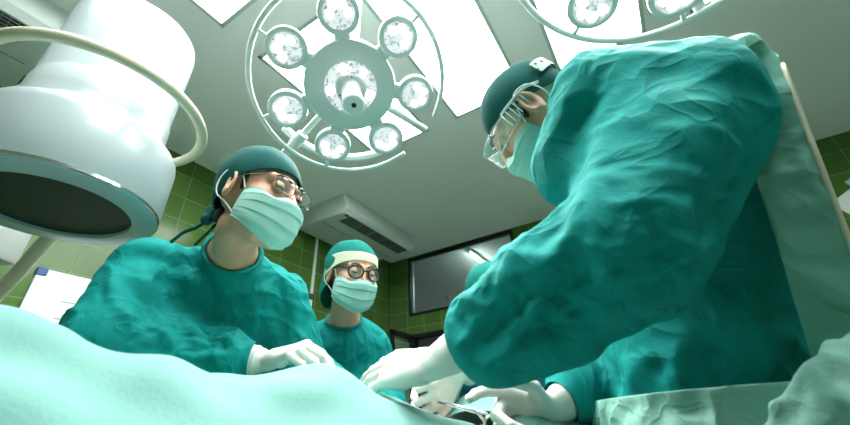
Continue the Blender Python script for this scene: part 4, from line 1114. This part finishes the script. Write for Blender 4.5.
# --- assistant on the far side, almost wholly behind the right surgeon's sleeve
def assistant():
    Hc = K(492, 303, 1.38); f = norm((K(430, 410, .75)-Hc)*np.array([1, 1, 1])); fh = norm(f*np.array([1, 1, 0])); f = norm(fh-.5*UPZ)
    sk = dict(head=head_frame(Hc, f, UPZ))
    sk.update(neck=K(505, 348, 1.42), upper=K(508, 372, 1.42), chest=K(512, 410, 1.40), shoulder_r=K(462, 372, 1.36), shoulder_l=K(552, 378, 1.46),
              elbow_r=K(486, 398, 1.12), wrist_r=K(457, 364, .88), elbow_l=K(575, 425, 1.32), wrist_l=K(540, 425, 1.06))
    sk['side'] = norm(sk['shoulder_r']-sk['shoulder_l'])
    sk['waist'] = sk['chest']+np.array([0, 0, -.17]); sk['pelvis'] = sk['chest']+np.array([0, 0, -.32])
    legs(sk, fh)
    per = body_mesh('person', sk, m_skinL, fine=.004)
    tag(per, 'assistant in blue-green gown, shade painted into its colour, mostly hidden behind the nearest raised sleeve', 'person', 'surgical team')
    H = sk['head']; eyes(per, H, .45); tie_cap(per, H, m_capB, 13, tails=False); face_mask(per, H, 14)
    gown(per, sk, mat('gown_blue_green_shaded', (.0, .19, .24), .85, noise=.10, nscale=5, bump=.25, bscale=220, sheen=.15), .012, 23, sleeves={q: dict(sh=.08, up=.08, el=.075, fo=(.07, .06, .05), cu=.034) for q in 'rl'},  # darker than the other gowns: the shade it stands in is put into the colour
         torso=dict(hem=(.27, .22), pelvis=(.19, .15), waist=(.17, .135), chest=(.175, .135), upper=(.16, .105), neck=(.064, .062)))
    wl = sk['wrist_r']; y = norm(K(431, 405, .77)-wl)
    glove(per, wl, norm(K(430, 412, .80)-wl), norm(-CF+.3*CX), -1, [(.1, .1, .1), (.9, .9, .5), (1.1, .9, .5), (1.2, .9, .5)], cuff_dir=norm(sk['elbow_r']-wl), seed=41, step=.0035)
    wl = sk['wrist_l']; glove(per, wl, norm(wl-sk['elbow_l']), UPZ, 1, [(.3, .3, .2)]*4, cuff_dir=norm(sk['elbow_l']-wl), seed=33, step=.0045)
    shoes(per, sk)
assistant()

# --- right surgeon, nearest to the camera
def surgeon_right():
    Hc = K(532, 118, .85)
    rgt = norm(.30*CX-.12*CU+.92*CF); f = -.44*CX-.76*CU+.3*CF; f = norm(f-rgt*(f@rgt)); up = np.cross(rgt, f)
    sk = dict(head=head_frame(Hc, f, up))
    sk.update(neck=K(604, 168, .80), upper=K(668, 172, .74), chest=K(690, 240, .72), waist=K(700, 335, .69), pelvis=K(712, 415, .67),
              shoulder_r=K(628, 205, .90), shoulder_l=K(692, 126, .585), elbow_l=K(622, 252, .50), wrist_l=K(430, 366, .605), hand_l=K(370, 370, .69),
              elbow_r=K(642, 352, .86), wrist_r=K(548, 411, .70), hand_r=K(485, 406, .68))
    sk['side'] = norm(sk['shoulder_l']-sk['shoulder_r'])
    legs(sk, -E1)
    per = body_mesh('person', sk, m_skinL, lids=.45)
    tag(per, 'surgeon nearest the camera bending over in goggles and mask, sleeve raised', 'person', 'surgical team')
    H = sk['head']; eyes(per, H, .45); sideburns(per, H)
    tie_cap(per, H, m_cap, 6, tails=True, front=(.084, .056), back=(-.094, -.02), grow=.004, puff=False)
    # printed white tape at the back of the cap
    V = []; an = np.linspace(1.45, 2.7, 30)
    for a in an:
        for j in range(4): V.append(((.0895)*math.sin(a-math.pi/2-.9)*1.0, -.012-.1085*math.cos(a-math.pi/2-.9)*1.0, 0.020+.011*j))
    tp = Mesh().add(on_head(H, V), [(i*4+j, (i+1)*4+j, (i+1)*4+j+1, i*4+j+1) for i in range(29) for j in range(3)])
    mt = mat('printed_tape', (.75, .80, .77), .8); 
    nt = mt.node_tree; v = nt.nodes.new('ShaderNodeTexVoronoi'); v.inputs['Scale'].default_value = 70; r = nt.nodes.new('ShaderNodeValToRGB'); r.color_ramp.interpolation = 'CONSTANT'
    r.color_ramp.elements[0].color = (.06, .12, .11, 1); r.color_ramp.elements[1].position = .32; r.color_ramp.elements[1].color = (.75, .8, .77, 1)
    tcn = nt.nodes.new('ShaderNodeTexCoord'); nt.links.new(tcn.outputs['Object'], v.inputs['Vector']); nt.links.new(v.outputs['Distance'], r.inputs['Fac']); nt.links.new(r.outputs['Color'], nt.nodes['Principled BSDF'].inputs['Base Color'])
    finish(tp.put('printed_tape', mt, per), 1, .001)
    face_mask(per, H, 7)
    # wraparound safety goggles
    gp = Mesh(); V = []; nu, nv = 41, 9
    for i, a in enumerate(np.linspace(-1.62, 1.62, nu)):
        for j, q in enumerate(np.linspace(0, 1, nv)):
            k_ = abs(a)/1.62; hh = .021-.004*k_**2
            V.append((.0835*math.sin(a), .030+.098*math.cos(a)**.9 if math.cos(a) > 0 else .030-.098*(-math.cos(a)), .016+hh*(2*q-1)-.010*max(0, 1-abs(a)/.25)*(1-q)*-1))
    gp.add(on_head(H, V), [(i*nv+j, (i+1)*nv+j, (i+1)*nv+j+1, i*nv+j+1) for i in range(nu-1) for j in range(nv-1)])
    gl = gp.put('safety_goggles', clear_plastic('goggle_lens', (.8, .9, .88), .13, .04), per); finish(gl, 0, .0016)
    W = np.array(V).reshape(nu, nv, 3)
    for j in (0, nv-1): Mesh().tube(on_head(H, W[:, j]), .0018, 8).put('goggle_rim', clear_plastic('goggle_rim', (.8, .85, .82), .32, .1), gl)
    mw = mat('goggle_white', (.82, .85, .84), .35)
    for s in (-1, 1):
        # vented side arm, white bars over clear plastic
        for k in range(6):
            y0 = .055-.011*k
            Mesh().tube(on_head(H, [(s*(.0835+.0006*k), y0, .002), (s*(.0838+.0006*k), y0-.004, .033)]), .0022, 6, flat=.6).put('side_vent', mw, gl)
        Mesh().tube(on_head(H, spline([(s*.083, .05, .036), (s*.0865, .015, .034), (s*.088, -.02, .028), (s*.084, -.045, .012)], 16)), .0034, 8, flat=.7).put('temple', mw, gl)
    dn = -CU
    ex = [(cap(K(596, 92, .67), K(582, 165, .66), .070, .082), .05), (cap(K(792, 99, .60), K(735, 128, .58), .010, .055), .015), (cap(K(686, 96, .6), K(640, 105, .62), .082, .085), .05)]
    sl = dict(l=dict(k=.012, sh=.089, up=.098, el=.097, fo=(.087, .074, .050), cu=.033, droop=dn*.006, back=.065, gather=.62, reach=.105), r=dict(sh=.09, up=.09, el=.09, fo=(.08, .07, .06), cu=.036))
    gown(per, sk, m_gown, .0092, 29, extra=ex, sleeves=sl, collar=True, folds=FOLDS_RIGHT, crease=.006,
         torso=dict(hem=(.28, .24), pelvis=(.20, .17), waist=(.185, .155), chest=(.18, .15), upper=(.16, .12), neck=(.07, .068)))
    # waist panel of paler cloth
    z0 = 1.035
    fd = Field(sk['pelvis']+np.array([-.35, -.35, -.3]), sk['pelvis']+np.array([.35, .35, .25]), .011)
    hp = np.array([sk['pelvis'][0], sk['pelvis'][1], .42])
    fd.add(eloft([(hp, .29, .25), (sk['pelvis'], .232, .20), (sk['waist'], .217, .187), (sk['chest'], .20, .17)], sk['side']), .03)
    V, F = fd.mesh(4)
    V, F, bd, _l = trim(V, F, [((hp[0], hp[1], z0), (0, 0, 1), 2), ((hp[0], hp[1], .80), (0, 0, -1), 2), (sk['pelvis']+.10*E1, E1, 2)])
    V = crumple(V, quadify(F), [(hp, sk['waist'], .04, .14)], -.018, .024, 80, 5, .10, .006, (.03, .005), bd, crease=.010, clam=.07, folds=FOLDS_BAND)
    finish(put('waist_panel', V, unquad(quadify(F)), m_band, per), 1, .0016)
    # loose back panel of paler cloth with a cream bound edge
    fd = Field(K(770, 250, .66)-.75, K(770, 250, .66)+.75, .013)
    fd.add(eloft([(K(728, 70, .63), .045, .06), (K(750, 112, .62), .085, .09), (K(760, 180, .61), .13, .12), (K(770, 280, .60), .17, .14), (K(772, 400, .60), .17, .15), (K(776, 520, .62), .21, .17)], E1), .03)
    V, F = fd.mesh(4)
    a, b_, c_ = K(748, 150, .55), K(822, 392, .5), K(785, 270, .95); n_ = norm(np.cross(b_-a, c_-a)); n_ = -n_ if n_@E1 > 0 else n_
    e0 = K(800, 108, .62); n2 = norm(np.cross(K(850, 240, .60)-e0, K(826, 170, .95)-e0)); n2 = n2 if n2@E1 > 0 else -n2
    V, F, bd, loops = trim(V, F, [(a, n_, 3), (e0, n2, 3), (K(760, 470, .68), -UPZ, 3)])
    V = crumple(V, quadify(F), [(K(728, 125, .67), K(752, 410, .66), .05, .07)], -.02, .03, 80, 8, .16, .008, (.03, .005), bd, crease=.012, clam=.12, pinfade=.03)
    fl = finish(put('gown_back_panel', V, unquad(quadify(F)), m_gown2, per), 1, .0016)
    lp = max(loops, key=len); P = V[lp]; m = np.abs((P-e0)@n2) < .004
    k0 = int(np.argmax(~m)); P = np.roll(P, -k0, 0); m = np.roll(m, -k0); P = P[m]
    P = P[P[:, 2] < K(800, 92, .62)[2]]
    if len(P) > 6: Mesh().tube(P[::2], .0030, 8).put('edge_binding', mat('cream_binding', (.62, .60, .45), .8), fl)
    # bunched tail of the back panel
    fd = Field(K(815, 400, .42)-.3, K(815, 400, .42)+.3, .011)
    for p0, p1, r0, r1 in ((K(792, 412, .43), K(835, 395, .41), .016, .026), (K(835, 395, .41), K(868, 350, .42), .026, .022), (K(800, 440, .42), K(860, 430, .40), .024, .034)): fd.add(cap(p0, p1, r0, r1), .02)
    V, F = fd.mesh(3); V = crumple(V, F, [(K(792, 412, .43), K(868, 350, .42), .05, .12)], -.02, .03, 80, 15, .08, .006, (.03, .005), crease=.014, clam=.06)
    finish(put('panel_tail', V, F, m_band, fl), 1)
    # gloves
    w_ = sk['wrist_l']; y = norm(K(360, 371, .70)-w_)
    glove(per, w_, y, norm(UPZ*.75-CF*.7), 1, [(.25, .2, .1), (.22, .2, .1), (.25, .25, .1), (.3, .25, .15)], (.02, 0, 0, -.02), ((.3, .9, -.3), (.1, 1, -.2)), .078, cuff_dir=norm(sk['elbow_l']-w_), cuff_r=.040, seed=51, sc=1.0)
    w2 = sk['wrist_r']; y = norm(K(470, 404, .67)-w2)
    glove(per, w2, y, norm(CF*.75+UPZ*.1-CX*.1), -1, [(.15, .35, .3), (1.0, 1.1, .6), (1.1, 1.2, .6), (1.2, 1.2, .6)], (0, 0, 0, 0), ((.75, .75, -.3), (.2, 1, -.5)), .075, cuff_dir=norm(sk['elbow_r']-w2), cuff_r=.043, seed=52, sc=1.0)
    shoes(per, sk)
surgeon_right()

# --- needle holder in the right surgeon's fingers
nh = root('needle_holder', K(470, 408, .68), 'slim steel needle holder with ring handles between gloved fingers', 'surgical instrument')
a, b_ = K(438, 402, .74), K(476, 411, .665)
Mesh().tube([a, a*.5+b_*.5, b_], [.0018, .0035, .0042], 8).put('jaw', m_steel, nh)
for q, (p1, c) in enumerate(((K(487, 414, .655), K(492, 424, .645)), (K(484, 421, .66), K(484, 434, .65)))):
    Mesh().tube(spline([b_, p1, c+norm(p1-c)*.012], 12), .0026, 8).put('shank', m_steel, nh)
    t = np.linspace(0, 2*np.pi, 28, endpoint=False); x_, y_ = CX, norm(CU+.4*CF)
    Mesh().tube([c+.0125*math.cos(k)*x_+.012*math.sin(k)*y_ for k in t], .0022, 8, closed=True).put('finger_ring', m_steel, nh)
